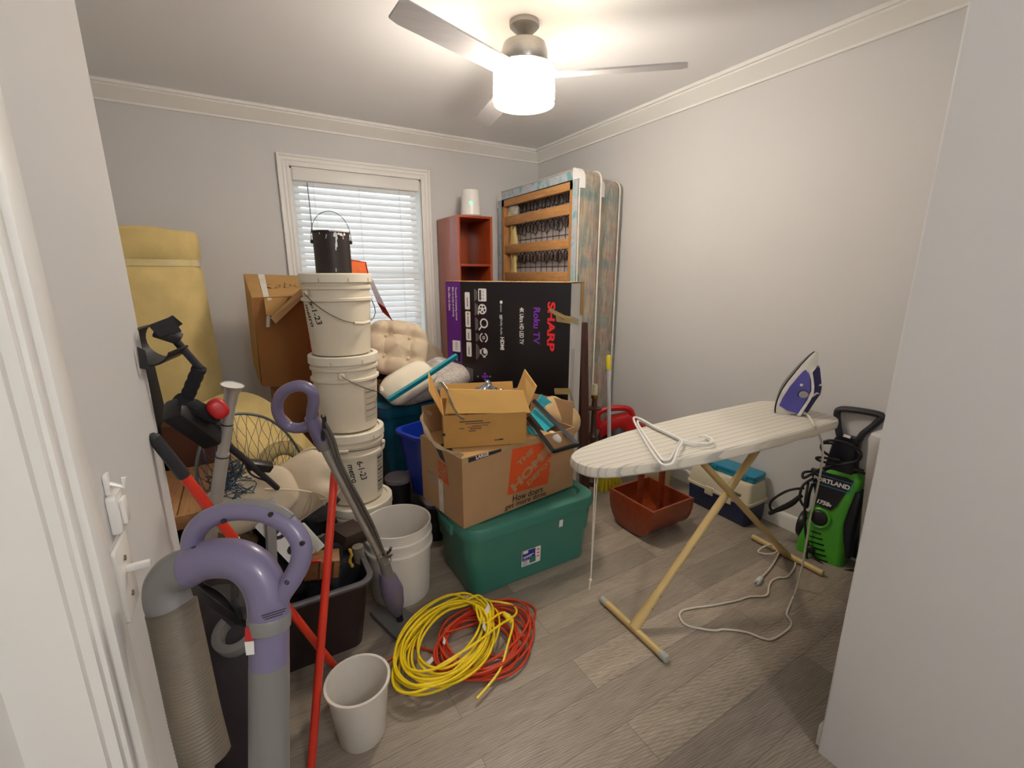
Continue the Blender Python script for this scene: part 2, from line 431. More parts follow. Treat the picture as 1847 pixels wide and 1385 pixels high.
MB(M_nickel).lathe([(.06, 2.30), (.13, 2.308), (.13, 2.300)], TR(FX, FY)).build('lamp_plate', fan)
def lamp(name, loc, power, size, colr):
    l = bpy.data.lights.new(name, 'POINT'); l.energy = power; l.shadow_soft_size = size; l.color = colr
    o = bpy.data.objects.new(name, l); o.location = loc; COL.objects.link(o); return o
lamp('fan_lamp', (FX, FY, 2.09), 17, .10, (1, .92, .82))
# unseen fill lamp added behind the camera, shaped as a ceiling fixture
hl = thing('added_fill_lamp', 'unseen round ceiling fixture added as fill light in the entry', 'fill lamp', (.45, -1.25, 2.40))
MB(mat('fill_lamp_glow', 'fff4e2', .4, .02, 6, emit=6)).lathe([(.001, 2.40), (.07, 2.408), (.12, 2.435), (.14, 2.475)], TR(.45, -1.25), 32, cap=False).build('fill_lamp_dome', hl)
MB(M_nickel).lathe([(.145, 2.474), (.15, 2.48), (.15, 2.49), (.02, 2.49)], TR(.45, -1.25), 32).build('fill_lamp_base', hl)
lamp('fill_light', (.45, -1.25, 2.33), 32, .12, (1, .97, .93))
sky = bpy.data.lights.new('window_daylight', 'AREA'); sky.shape = 'RECTANGLE'; sky.size = .95; sky.size_y = 1.5; sky.energy = 3.5; sky.color = (.86, .94, 1)
so = bpy.data.objects.new('window_daylight', sky); so.location = (.89, YF+.16, 1.4); so.rotation_euler = (radians(90), 0, 0); COL.objects.link(so)
so.rotation_euler = (radians(-90), 0, 0)
scn.view_settings.view_transform = 'Standard'; scn.view_settings.look = 'None'
scn.view_settings.exposure = 0.27; scn.view_settings.gamma = 1.0; scn.view_settings.use_curve_mapping = False
# ------------------------------------------------- common materials
def fabric_mat():
    g = NT('floral_ticking'); v = g.co(scale=(1, 1, 1), rot=(0, radians(28), 0))
    n1 = g.noise(v, 4.5, 3, .6, .6); n2 = g.noise(g.co(scale=(1, 1, 1), loc=(4, 2, 7)), 7, 3, .6)
    st = g.noise(g.co(scale=(2.4, 2.4, .25), rot=(0, radians(28), 0)), 34, 2)
    a = g.ramp(n1, [(.36, lin('4d7277')), (.44, lin('8b938e')), (.50, lin('b08a66')), (.56, lin('8a737c')), (.64, lin('527a7a'))])
    b = g.mix(.5, a, g.ramp(n2, [(.38, lin('4a757c')), (.5, lin('a5977f')), (.62, lin('9c6a72'))]))
    c = g.mix(.38, b, g.ramp(st, [(.35, lin('6f6c66')), (.6, lin('beb29f'))]))
    g.l(c, g.b.inputs['Base Color']); g.b.inputs['Roughness'].default_value = .6
    g.b.inputs['Sheen Weight'].default_value = .2
    return g.m
M_tick = fabric_mat()
g = NT('pale_border'); n1 = g.noise(g.co(), 11, 3, .6, .5)
g.l(g.ramp(n1, [(.36, lin('7aa6ac')), (.46, lin('b4c2cc')), (.55, lin('bdb6c0')), (.64, lin('86bcb8'))]), g.b.inputs['Base Color']); g.b.inputs['Roughness'].default_value = .55
M_border = g.m
def wood(name, a, b, rough=.55, ax=2, sc=6, coat=0):
    g = NT(name); s = [1, 1, 1]
    for i in range(3):
        if i != ax: s[i] = 9
    v = g.co(scale=s)
    n1 = g.noise(v, sc, 5, .6, .8); n2 = g.noise(v, sc*5, 3, .6)
    c = g.mix(.35, g.ramp(n1, [(.3, lin(a)), (.7, lin(b))]), g.ramp(n2, [(.35, lin(a)), (.65, lin(b))]))
    g.l(c, g.b.inputs['Base Color']); g.b.inputs['Roughness'].default_value = rough; g.b.inputs['Coat Weight'].default_value = coat
    g.bump(n2, .08, .002); return g.m
M_pineY = wood('pine_slat', 'a5713f', 'cf9d64', .6, 1)
M_pineZ = wood('pine_rail', '9c6a3c', 'c79257', .6, 2)
M_cherryZ = wood('cherry_laminate', '8c3a1c', 'a94b26', .35, 2, 3, .2)
M_steel = mat('dark_spring_steel', '3b3a3c', .45, .1, 30, metal=.7)
M_paper = mat('backing_paper', 'cfc6c6', .8, .12, 6, stretch=(6, 6, 1))
M_whpl = mat('white_plastic', 'e6e5e1', .35, .03, 8)
M_foamy = mat('yellow_foam', 'e0c887', .9, .08, 9, bump=.25, bs=90, sub=.1)
M_black = mat('black_plastic', '1b1a1d', .38, .1, 20)
M_blackm = mat('matt_black', '1d1c20', .75, .12, 25)
M_stuff = mat('grey_stuffing', 'b9b3a6', .95, .2, 30, bump=.6, bs=40)
# ------------------------------------------------------- box springs
def yz(o):   # profile in (y,z) extruded along x
    return Matrix(((0, 0, 1, o[0]), (1, 0, 0, o[1]), (0, 1, 0, o[2]), (0, 0, 0, 1)))
def box_spring(x0, x1, y0, y1, z1, lab, opened):
    r = thing('box_spring', lab, 'box spring', ((x0+x1)/2, (y0+y1)/2, 0), 0, 'box springs on end along the right wall')
    W, Hh = y1-y0, z1
    N = 8
    def ring(ins, rad): return rrect(W-2*ins, Hh-2*ins, rad, N, (y0+y1)/2, Hh/2)
    def R3(x, ins, rad): return [V((x, p, q)) for p, q in ring(ins, rad)]
    m = MB(M_tick)
    t = x1-x0
    if opened:
        m.loft([R3(x1-.004, .012, .07), R3(x1, .03, .06)], cap=True)
        m.loft([R3(x1-.004, .012, .07), R3(x1-.02, .002, .075), R3(x0+t*.5, -.004, .075), R3(x0+.012, .002, .07), R3(x0, .014, .06)], cap=False)
    else:
        m.loft([R3(x1, .03, .06), R3(x1-.004, .012, .07), R3(x1-.02, .002, .075), R3(x0+t*.5, -.004, .075), R3(x0+.012, .002, .07), R3(x0, .014, .06), R3(x0-.001, .05, .05)])
    m.build('ticking_cover', r)
    MB(mat('cream_piping', 'd8d2c4', .6)).tube(R3(x1-.006, -.001, .075), .006, 6, closed=True).build('piping', r)
    MB(bpy.data.materials['cream_piping'] if 'cream_piping' in bpy.data.materials else M_whpl).tube(R3(x0+.004, .004, .072), .0035, 6, closed=True).build('piping', r)
    # white plastic corner guards at the top corners
    for s, yc in ((-1, y0), (1, y1)):
        m = MB(M_whpl); pr = []
        for k in range(9):
            a = radians(90*k/8) if s > 0 else radians(90+90*k/8)
            pr.append((cos(a), sin(a)))
        cy, cz = (y1-.07 if s > 0 else y0+.07), Hh-.07
        arc = [(cy+.076*c, cz+.076*q) for c, q in pr]
        ext = [(arc[0][0], arc[0][1]-.06)]+arc if s > 0 else arc+[(arc[-1][0], arc[-1][1]-.06)]
        inn = [(cy+(p-cy)*.96, cz+(q-cz)*.96) for p, q in ext]
        poly = ext+inn[::-1]
        m.prism(poly, x0-.004, x0+.045, yz((0, 0, 0)))
        fl = [(cy+.07*c, cz+.07*q) for c, q in pr]+[(cy-.0*s, cz)]
        m.prism([(cy+.074*c, cz+.074*q) for c, q in pr]+[(cy+.0, cz+.0)], x0-.005, x0-.001, yz((0, 0, 0)))
        m.build('corner_guard', r)
    if not opened: return r
    # fabric turned over the frame, wooden rails, slats, springs
    m = MB(M_border); f0, f1 = .055, .075
    def ringI(ins): return [(V((x0-.003, p, q))) for p, q in rrect(W-2*ins, Hh-2*ins, .05 if ins < .03 else .012, N, (y0+y1)/2, Hh/2)]
    o, i = ringI(.012), ringI(.07)
    n = len(o)
    wob = [p+V((0, .006*noise.noise(p*9), .012*noise.noise(p*7+V((3, 1, 2))))) for p in i]
    m.add(o+wob, [(k, (k+1) % n, n+(k+1) % n, n+k) for k in range(n)])
    m.build('turned_border', r)
    yi0, yi1, zi = y0+.065, y1-.065, Hh-.075
    for a, b in ((yi0, yi0+.042), (yi1-.042, yi1)): MB(M_pineZ).span((x0, a, .07), (x0+.075, b, zi), None, .002).build('wood_rail', r)
    MB(M_pineY).span((x0, yi0, zi-.055), (x0+.04, yi1, zi), None, .002).build('wood_rail', r)
    MB(M_pineY).span((x0, yi0, .07), (x0+.04, yi1, .14), None, .002).build('wood_rail', r)
    for k in range(8):
        zc = 1.85-.232*k
        MB(M_pineY).span((x0+.006, yi0+.03, zc-.036), (x0+.026, yi1-.03, zc+.036), None, .002).build('slat', r)
    MB(M_paper).span((x1-.05, y0+.06, .06), (x1-.046, y1-.06, zi)).build('backing_sheet', r)
    m = MB(M_steel)
    for k in range(11):
        y = yi0+.1+k*(yi1-yi0-.2)/10
        m.tube([(x1-.056, y, .1), (x1-.058, y, zi-.05)], .0022, 5)
    for k in range(9): m.tube([(x1-.058, yi0+.04, 1.93-.232*k), (x1-.058, yi1-.04, 1.93-.232*k)], .0022, 5)
    m.build('wire_grid', r)
    for row in range(4):
        for k in range(5):
            yc = yi0+.15+k*(yi1-yi0-.32)/4; zc = 1.99 if row == 0 else 1.85-.232*(row-1)-.036
            pts = []
            for q in range(40):
                a = q/12*2*pi; f = q/39
                pts.append((x0+.035+f*(t-.085), yc+(.036+.014*f)*cos(a), zc-.036+(.036+.014*f)*sin(a)))
            MB(M_steel).tube(pts, .0032, 5).build('coil_spring', r)
    m = MB(M_foamy)
    m.tube(smooth([(x0+.05, yi1-.09, 1.93), (x0+.055, yi1-.12, 1.7), (x0+.06, yi1-.11, 1.4), (x0+.06, yi1-.13, 1.2), (x0+.06, yi1-.12, .7)], 5), [.05+.012*sin(k*1.3) for k in range(21)], 8, flat=.5)
    m.build('torn_foam', r)
    m = MB(M_stuff).ball((x0+.055, yi1-.12, 1.93), (.035, .085, .07))
    m.v = [p+V((0, .03*noise.noise(p*16), .03*noise.noise(p*18+V((5, 0, 0))))) for p in m.v]
    m.build('loose_stuffing', r)
    return r
box_spring(2.06, 2.255, 2.585, 3.72, 2.10, 'box spring standing on end, nearer the camera, torn open to show slats and springs', True)
box_spring(2.275, 2.475, 2.63, 3.72, 2.065, 'box spring on end behind the torn one, flat against the right wall', False)
# ----------------------------------------------------------- bookcase
bk = thing('bookcase', 'tall narrow reddish brown bookcase with open cubbies in the far corner', 'bookcase', (1.645, 3.54, 0))
x0, x1, y0, y1, zt = 1.497, 1.795, 3.335, 3.755, 1.845
for a, b in ((x0, x0+.018), (x1-.018, x1)): MB(M_cherryZ).span((a, y0, 0), (b, y1, zt), None, .001).build('side_panel', bk)
for z in (.04, .40, .76, 1.12, 1.465, zt-.018): MB(M_cherryZ).span((x0+.018, y0+(.0 if z > 1.8 else .004), z), (x1-.018, y1, z+.018), None, .001).build('shelf', bk)
MB(M_cherryZ).span((x0+.018, y1-.006, 0), (x1-.018, y1, zt-.018)).build('back_panel', bk)
# router on top
rt = thing('wifi_router', 'white tapered cylinder router with a green ring light on the bookcase', 'router', (1.69, 3.50, zt))
MB(M_whpl).lathe([(.02, zt+.018), (.082, zt+.02), (.083, zt+.03), (.07, zt+.195), (.064, zt+.21), (.05, zt+.212), (.0, zt+.206)], TR(1.69, 3.50), 36).build('housing', rt)
MB(mat('grey_base', '9d9c9a', .5)).lathe([(.0, zt), (.078, zt), (.083, zt+.006), (.082, zt+.02)], TR(1.69, 3.50), 36).build('foot_ring', rt)
dv = V((-1.69, -3.5, 0)).normalized()
Mr = frame(V((1.69, 3.50, zt+.105))+dv*.0785, dv.cross(V((0, 0, 1)))*-1, V((0, 0, 1)))
MB(mat('green_led', '35d8a8', .4, emit=1.6)).disc(.013, Mr, r2=.009).disc(.003, Mr).build('status_light', rt)
# ------------------------------------------------------------- tv box
M_tvk = mat('printed_black_card', '0b090f', .33, .1, 5)
M_purple = mat('purple_print', '5b2580', .35, .05, 6)
M_pwhite = mat('white_print', 'e9e7e6', .5, .02, 8)
M_pgrey = mat('grey_print', '8d8a90', .5, .05, 8)
M_pred = mat('red_print', 'e2282c', .45, .04, 8)
M_pvio = mat('violet_print', '7a2fb4', .45, .04, 8)
M_gold = mat('gold_print', 'c9a13a', .45)
M_kraft = mat('kraft_card', 'b08850', .8, .07, 7, stretch=(1, 1, 1))
M_kraftL = mat('kraft_light', 'c0986a', .8, .06, 7)
M_tape = mat('brown_tape', 'a58f62', .3, .15, 12, coat=.3)
M_wtape = mat('clear_tape', 'd9d4c8', .2, .08, 20)
TK = V((1.515, 1.945, 0)); TW, TD, TH = .865, .158, 1.36
tv = thing('tv_box', 'tall black and purple television carton standing on its short end', 'carton', TK, -63)
TVR = Euler((0, 0, radians(-63))).to_matrix()
nrm = TVR @ V((0, -1, 0))
def tvp(px, py):
    p = TVR.inverted() @ (at(px, py, pl=(TK, nrm))-TK); return p.x, p.z
def TF(px, py, off=.0006):       # frame for print that reads downwards
    x, z = tvp(px, py); return frame((x, -off, z), (0, 0, -1), (1, 0, 0))
def tlen(a, b):
    (x0, z0), (x1, z1) = tvp(*a), tvp(*b); return sqrt((x1-x0)**2+(z1-z0)**2)
m = MB(M_tvk).box((-TW/2, TD/2, TH/2), (TW, TD, TH), None, .004)
xl = tvp(804, 580)[0]; xp = tvp(832, 580)[0]
m.use(M_purple).add([(-TW+.004, -.0004, .004), (xp, -.0004, .004), (xp, -.0004, TH-.004), (-TW+.004, -.0004, TH-.004)], [(0, 1, 2, 3)])
m.use(M_pwhite)
def tword(txt, a, b, hgt, mt, bold=0, off=.0006, shear=0):
    """text whose baseline runs from pixel a to pixel b, cap height hgt px wide"""
    L = tlen(a, b); mid = ((a[0]+b[0])/2, (a[1]+b[1])/2)
    t = MB(mt).text(txt, 1, Matrix(), bold=bold, shear=shear)
    xs = [p.x for p in t.v]; ys = [p.y for p in t.v]; w, h = max(xs)-min(xs), max(ys)-min(ys); cx, cy = (max(xs)+min(xs))/2, (max(ys)+min(ys))/2
    H = abs(tvp(mid[0]+hgt/2, mid[1])[0]-tvp(mid[0]-hgt/2, mid[1])[0])
    M = TF(*mid, off)
    m.use(mt); m.add([((p.x-cx)*L/w, (p.y-cy)*H/h, 0) for p in t.v], t.f, M)
tword('SHARP', (994, 545), (994, 634), 14, M_pred, .035)
tword('Roku TV', (968, 555), (968, 621), 12, M_pvio, .03)
tword('4K Ultra HD LED TV', (941, 555), (941, 621), 7.5, M_pwhite, .02)
tword('DD', (903.5, 568), (903.5, 575), 5, M_pwhite, .04)
tword('Dolby Audio', (904, 575), (904, 604), 5, M_pwhite, .0)
tword('HDMI', (906, 608), (906, 631), 7, M_pwhite, .04)
for k, (tx, x, a, b) in enumerate((('Thousands of streaming channels', 822, 518, 578), ('Miles de canales de streaming', 816.5, 518, 571), ('Des milliers de chaines', 810, 518, 560))):
    tword(tx, (x, a), (x+1.5, b), 4, M_pwhite, .01)
def tbox(px, py, w, l, mt, r=.006, off=.0006):
    W = abs(tvp(px+w/2, py)[0]-tvp(px-w/2, py)[0]); L = tlen((px, py-l/2), (px, py+l/2))
    m.use(mt).rect(L, W, TF(px, py, off), r=r)
tbox(904, 545, 5, 6, M_pwhite, .008); tbox(903.5, 556, 2.5, 13, M_pgrey, .001)
for a, b, c in ((527, 558, 0), (561.5, 590, 1), (593, 614, 0), (617, 643, 0)):
    tbox(843+(a-527)*.035, (a+b)/2, 9, b-a, M_pwhite)
    tbox(843+(a-527)*.035, (a+b)/2+2, 2, (b-a)*.55, M_pgrey, .001, .0009)
    if c: m.use(M_gold).disc(.009, TF(844, 566, .0009))
tbox(823.5, 624, 14, 20, M_pwhite, .004); tword('NETFLIX', (823.5, 617), (823.5, 631), 4, M_pgrey, .01, .0010)
tbox(824, 643.5, 13, 16, M_tvk, .004); tword('sling', (824, 640), (824, 650), 5, M_pwhite, .02, .0010)
tbox(826, 662, 13, 16, M_tvk, .004); m.use(M_pwhite).disc(.013, TF(825, 660, .001))
def icon(px, py): return TF(px, py, .0007)
I = icon(870, 532); m.use(M_pwhite).rect(.075, .06, I, r=.006)
m.use(M_tvk).rect(.06, .012, icon(866, 532).copy() @ Matrix.Translation((0, 0, .0003)), y=.0)
for a in (-1, 0, 1):
    for b in (-1, 0, 1): m.use(M_tvk).rect(.014, .003, I @ Matrix.Translation((0, 0, .0003)), x=a*.02, y=b*.014-.006)
I = icon(870, 557.5); m.use(M_pwhite).disc(.031, I); m.rect(.02, .008, I, x=.024, y=-.03)
for k in range(5): m.use(M_tvk).disc(.007, I @ Matrix.Translation((0, 0, .0003)), .017*cos(k*1.256), .017*sin(k*1.256), 10)
I = icon(873, 583); m.use(M_pwhite).disc(.03, I, r2=.021); m.rect(.028, .009, I @ Euler((0, 0, radians(-42))).to_matrix().to_4x4(), x=.045)
I = icon(872.5, 609); m.use(M_pwhite)
for a0 in (20, 200):
    pts = [(cos(radians(a0+k*14)), sin(radians(a0+k*14))) for k in range(11)]
    m.add([(x*.031, y*.031, 0) for x, y in pts]+[(x*.023, y*.023, 0) for x, y in pts], [(k, k+1, 12+k, 11+k) for k in range(10)], I)
m.disc(.010, I, r2=.005)
I = icon(873.5, 635); m.use(M_pwhite).rect(.034, .026, I, x=-.006, y=.006, r=.012); m.rect(.006, .02, I, x=.03, y=-.0); m.rect(.03, .006, I, x=.0, y=-.03); m.disc(.026, I, r2=.021)
for a, b in ((521, 543), (546, 569), (572, 596), (600, 616), (620, 648)):
    for q in range(3): tbox(856+q*2.0+(a-521)*.035, (a+b)/2, .9, (b-a)*(1, .9, .7)[q], M_pgrey, .0008)
for q in range(5): tbox(843+q*2.4, 676, 1.0, 28-q*1.5, M_pgrey, .0008)
m.use(M_pvio)
for dx, dy in ((0, 0), (-4, 0), (4, 0), (0, -5), (0, 5)): m.disc(.009, TF(875+dx, 679+dy), n=10)
for dx in (-13, 9): tbox(875+dx, 679, 3, 3, M_pgrey, .002)
# pale printed end panel on the right, kraft lip
m.use(mat('pale_end_panel', 'c9c6c2', .6, .04, 6)).add([(.0006, .004, .004), (.0006, TD-.004, .004), (.0006, TD-.004, TH-.004), (.0006, .004, TH-.004)], [(0, 1, 2, 3)])
m.use(M_pgrey)
for y in (.03, .045, .06):
    m.add([(.001, y, .45), (.001, y+.006, .45), (.001, y+.006, 1.0), (.001, y, 1.0)], [(0, 1, 2, 3)])
m.use(M_kraft).span((.001, TD-.035, TH-.18), (.006, TD+.002, TH+.004)); m.span((-.05, .003, TH), (.006, TD, TH+.004))
m.use(M_kraftL).span((-TW, .0, TH), (.0, TD, TH+.002))
m.build('carton', tv, world=False)
def tapeq(name, pts, mt=None):
    t = MB(mt or M_tape); ring = []
    P = [V(p) for p in pts]
    t.grid(lambda u, w: P[0].lerp(P[1], u).lerp(P[3].lerp(P[2], u), w)+V((0, -.006*abs(noise.noise(V((u*4, w*3, 0)))), 0)), 8, 5, thick=.0012)
    return t.build(name, tv, world=False)
def TP(px, py, off=.002): x, z = tvp(px, py); return (x, -off, z)
tapeq('torn_tape', [TP(1003, 566), TP(1032, 571), TP(1030, 584), TP(1004, 580)])
tapeq('torn_tape', [TP(991, 559, .02), TP(998, 556, .02), TP(1030, 574, .006), TP(1016, 577, .008)])
tapeq('torn_tape', [TP(1000, 700), TP(1028, 700), TP(1028, 711), TP(1001, 711)])
for z0 in (tvp(1030, 577)[1], tvp(1028, 705)[1]):
    t = MB(M_tape).grid(lambda u, w: (.0025+.012*u*u*(1 if z0 < 1 else .3), .0+.10*u, z0+.03*(w-.5)-.22*u*u*(1 if z0 < 1 else .1)), 10, 3, thick=.0012)
    t.build('torn_tape', tv, world=False)
# -------------------------------------------------- dark bed rail + lamp
M_darkw = wood('dark_walnut', '3a2018', '5a3426', .4, 2, 4, .2)
br = MB(M_darkw).hexa([(1.745, 2.06, 0), (1.80, 2.05, 0), (1.81, 2.09, 0), (1.755, 2.10, 0), (1.75, 2.14, 1.12), (1.795, 2.13, 1.12), (1.805, 2.17, 1.12), (1.76, 2.18, 1.12)])
tag(br.build('bed_rail', loc=(1.78, 2.08, 0)), 'dark walnut board standing upright beside the television carton', 'wood board')
lp = thing("table_lamp", 'dark turned wood lamp base with bare cream socket beside the dark board', 'lamp', (1.95, 2.215, 0))
LX, LY = 1.95, 2.215
MB(M_darkw).lathe([(.0, 0), (.07, 0), (.07, .03), (.04, .05), (.025, .08), (.022, .3), (.035, .34), (.02, .37), (.018, .52), (.05, .53), (.05, .54), (.02, .55), (.018, .60)], TR(LX, LY), 20).build('turned_column', lp)
MB(mat('brass', '9c7a3a', .3, .05, metal=.9)).lathe([(.02, .60), (.024, .605), (.024, .625), (.016, .63)], TR(LX, LY), 16).build('brass_cup', lp)
MB(mat('cream_socket', 'd8cfae', .4)).lathe([(.016, .63), (.017, .69), (.014, .70), (.0, .70)], TR(LX, LY), 16).build('socket', lp)
# -------------------------------------------------------------- broom
M_yel = mat('yellow_plastic', 'e6cf28', .4, .05, 10)
bm_ = thing('broom', 'push broom with white handle, yellow tip and yellow bristles in the corner', 'broom', (2.0, 2.09, 0))
MB(mat('white_pole', 'd9d8da', .35, .03)).rod((1.996, 2.09, .14), (1.952, 2.10, .86), .0125, 12).build('handle', bm_)
MB(M_yel).tube([(1.953, 2.10, .82), (1.949, 2.10, .90), (1.9485, 2.10, .91)], [.0155, .0155, .01], 12).build('grip', bm_)
MB(M_yel).prism([(-.065, -.02), (.065, -.02), (.065, .02), (-.065, .02)], .115, .15, TR(1.997, 2.09), .004).build('head', bm_)
m = MB(mat('yellow_bristle', 'e3cf2c', .7, .15, 60, bump=.5, bs=200, stretch=(3, 3, .3)))
for i in range(16):
    for j in range(5):
        x = -.07+.14*i/15; y = -.02+.04*j/4
        m.tube([(1.997+x*.8, 2.09+y*.7, .12), (1.997+x*1.35+random.uniform(-.006, .006), 2.09+y*1.6+random.uniform(-.006, .006), .001)], .0045, 5)
m.build('bristles', bm_)
# --------------------------------------------------------- leaf blower
M_redp = mat('red_plastic', 'b81a1e', .35, .06, 10)
lb = thing('leaf_blower', 'red and black leaf blower standing behind the broom', 'leaf blower', (2.28, 2.30, 0))
Mb = TR(2.28, 2.32, 0, 0, 0, -35)
m = MB(M_black).lathe([(.0, 0), (.10, 0), (.12, .05), (.13, .16), (.12, .27), (.08, .33), (.0, .34)], Mb, 20, sx=1.15, sy=.8); m.build('fan_housing', lb)
MB(M_redp).prism([(-.13, .24), (-.14, .33), (-.06, .40), (.06, .43), (.20, .33), (.24, .22), (.16, .16), (.10, .27), (.0, .33), (-.06, .30)], -.05, .05, Mb @ Matrix(((1, 0, 0, 0), (0, 0, 1, -.02), (0, 1, 0, 0), (0, 0, 0, 1))), .012).build('shell', lb)
MB(M_redp).tube(smooth([(-.14, -.02, .31), (-.15, -.02, .42), (-.07, -.02, .46), (.06, -.02, .46), (.10, -.02, .40)], 5), .022, 10, Mb).build('handle', lb)
MB(M_black).tube([(.18, -.02, .26), (.34, -.02, .17), (.52, -.02, .10)], [.05, .047, .045], 14, Mb).build('nozzle', lb)
MB(M_gold).rect(.035, .02, Mb @ frame((-.03, -.108, .22), (1, 0, 0), (0, 0, 1))).build('rating_sticker', lb)
MB(M_redp).rect(.12, .012, Mb @ frame((-.02, -.107, .10), (1, 0, 0), (0, .2, 1))).build('red_stripe', lb)
# ------------------------------------------------------------ wood cradle
M_cradX = wood('orange_wood', '6e2a10', '963f1a', .38, 0, 4, .25)
cr = thing('wooden_cradle', 'orange wooden half-barrel basket with two posts under the ironing board', 'wooden basket', (1.875, 1.62, 0))
cx0, cx1, cy0, cy1, ctop = 1.715, 2.035, 1.455, 1.785, .20
def uprof(ins=0, n=12):
    o = []
    w = (cy1-cy0)/2-ins; h = ctop-.012-ins; cyc = (cy0+cy1)/2
    for k in range(n+1):
        a = pi+pi*k/n
        o.append((cyc+w*math.copysign(abs(cos(a))**.62, cos(a)), ctop-h*abs(sin(a))**.8 if True else 0))
    return o
for a, b in ((cx0, cx0+.014), (cx1-.014, cx1)): MB(M_cradX).prism(uprof(), a, b, yz((0, 0, 0)), .001).build('end_panel', cr)
po, pi_ = uprof(.002), uprof(.014)
MB(M_cradX).prism(po+pi_[::-1], cx0+.012, cx1-.012, yz((0, 0, 0))).build('barrel_wall', cr)
for x in (cx0+.075, cx1-.075):
    MB(M_cradX).span((x-.013, 1.61, .02), (x+.013, 1.636, .52), None, .002).build('post', cr)
MB(M_cradX).rod((cx0+.05, 1.623, .50), (cx1-.05, 1.623, .50), .012).build('handle_bar', cr)

# ------------------------------------------------------------- cream pail
pl = thing('cream_pail', 'cream plastic pail standing behind the wooden basket', 'pail', (2.29, 1.96, 0))
M_creamp = mat('cream_plastic', 'd8c79a', .4, .04, 6, sub=.1)
MB(M_creamp).lathe([(.0, 0), (.095, 0), (.10, .01), (.125, .26), (.131, .262), (.131, .275), (.122, .275), (.096, .014), (.0, .014)], TR(2.29, 1.96), 30).build('body', pl)
# ------------------------------------------------------------- tackle box
M_navy = mat('navy_plastic', '132247', .4, .1, 10)
M_offw = mat('off_white_plastic', 'cfc6ae', .45, .05, 8)
M_teal = mat('turquoise_plastic', '1f7fa0', .35, .06, 8)
tb = thing('tackle_box', 'navy and white tackle box on the floor against the right wall', 'tackle box', (2.40, 1.51, 0))
Mt = TR(2.405, 1.51, 0)
MB(M_navy).loft([[(x, y, z) for x, y in rrect(.19-i, .40-i, .02, 4)] for z, i in ((0, .02), (.01, .01), (.10, .004), (.13, 0))], Mt).build('tray_body', tb)
MB(M_offw).loft([[(x, y, z) for x, y in rrect(.20-i, .42-i, .025, 4)] for z, i in ((.13, 0), (.145, 0), (.147, .012), (.235, .03), (.252, .045), (.255, .07))], Mt).build('lid', tb)
for y in (.03, .0): pass
MB(M_offw).box((-.098, .045, .13), (.012, .055, .05), Mt, .003).build('latch', tb)
MB(M_offw).box((-.098, -.075, .13), (.012, .055, .05), Mt, .003).build('latch', tb)
tc = thing('organizer_case', 'flat turquoise plastic tackle case lying on the tackle box lid', 'plastic case', (2.415, 1.47, .256))
Mt = TR(2.415, 1.475, .256, 0, 0, 4)
MB(M_teal).prism(rrect(.13, .30, .012, 4), 0, .02, Mt, .003).build('case_base', tc)
MB(M_teal).prism(rrect(.134, .305, .014, 4), .021, .04, Mt, .004).build('case_lid', tc)
for y in (-.09, .09): MB(M_teal).box((-.069, y, .02), (.008, .035, .024), Mt, .002).build('clasp', tc)
# ------------------------------------------------------- ironing board
def cover_mat():
    g = NT('striped_cotton'); c = g.n('ShaderNodeTexCoord'); sp = g.n('ShaderNodeSeparateXYZ'); g.l(c.outputs['Object'], sp.inputs[0])
    nz = g.noise(g.co(), 6, 2)
    a = g.n('ShaderNodeMath', operation='MULTIPLY_ADD'); g.l(nz, a.inputs[0]); a.inputs[1].default_value = .006; g.l(sp.outputs[1], a.inputs[2])
    def stripes(freq, ph, lo):
        m = g.n('ShaderNodeMath', operation='MULTIPLY_ADD'); g.l(a.outputs[0], m.inputs[0]); m.inputs[1].default_value = freq; m.inputs[2].default_value = ph
        f = g.n('ShaderNodeMath', operation='FRACT'); g.l(m.outputs[0], f.inputs[0]); return f.outputs[0]
    s1 = g.ramp(stripes(34, .3, 0), [(.0, lin('a9a6a0')), (.12, lin('b4b0a8')), (.2, lin('d3cdc0')), (.55, lin('d6d0c3')), (.62, lin('bdb8ad')), (.7, lin('d3cdc0')), (1, lin('cfc9bd'))])
    g.l(s1, g.b.inputs['Base Color']); g.b.inputs['Roughness'].default_value = .85; g.b.inputs['Sheen Weight'].default_value = .2
    g.bump(g.noise(g.co(scale=(.5, 2, 1)), 14, 4), .5, .006)
    return g.m
M_cover = cover_mat()
M_cream = mat('cream_enamel', 'c5ab72', .4, .06, 9, stretch=(1, 1, 1))
M_capg = mat('grey_rubber', 'a8aaa0', .7, .06)
M_screw = mat('screw', '8b8a80', .35, .1, metal=.8)
IBZ = .822
ib = thing('ironing_board', 'ironing board with striped cream cover standing on crossed cream legs', 'ironing board', (1.5, 1.03, 0), -2.2)
def board_half(x):
    # half width of the board along its length (local x from -.64 nose to .61 tail)
    pts = [(-.632, 0), (-.625, .035), (-.60, .066), (-.54, .092), (-.45, .115), (-.30, .14), (-.10, .158), (.1, .168), (.40, .17), (.55, .165), (.595, .145), (.61, .11), (.613, .0)]
    for (a, p), (b, q) in zip(pts, pts[1:]):
        if a <= x <= b: return p+(q-p)*(x-a)/(b-a)
    return 0
bx = [-.632, -.629, -.622, -.61, -.58, -.54, -.48, -.4, -.3, -.2, -.1, 0, .1, .2, .3, .4, .48, .55, .58, .60, .61, .6125]
out = [(x, board_half(x) if -.632 < x < .6125 else .004) for x in bx]
outline = [(x, -h) for x, h in out]+[(x, h) for x, h in out[::-1]]
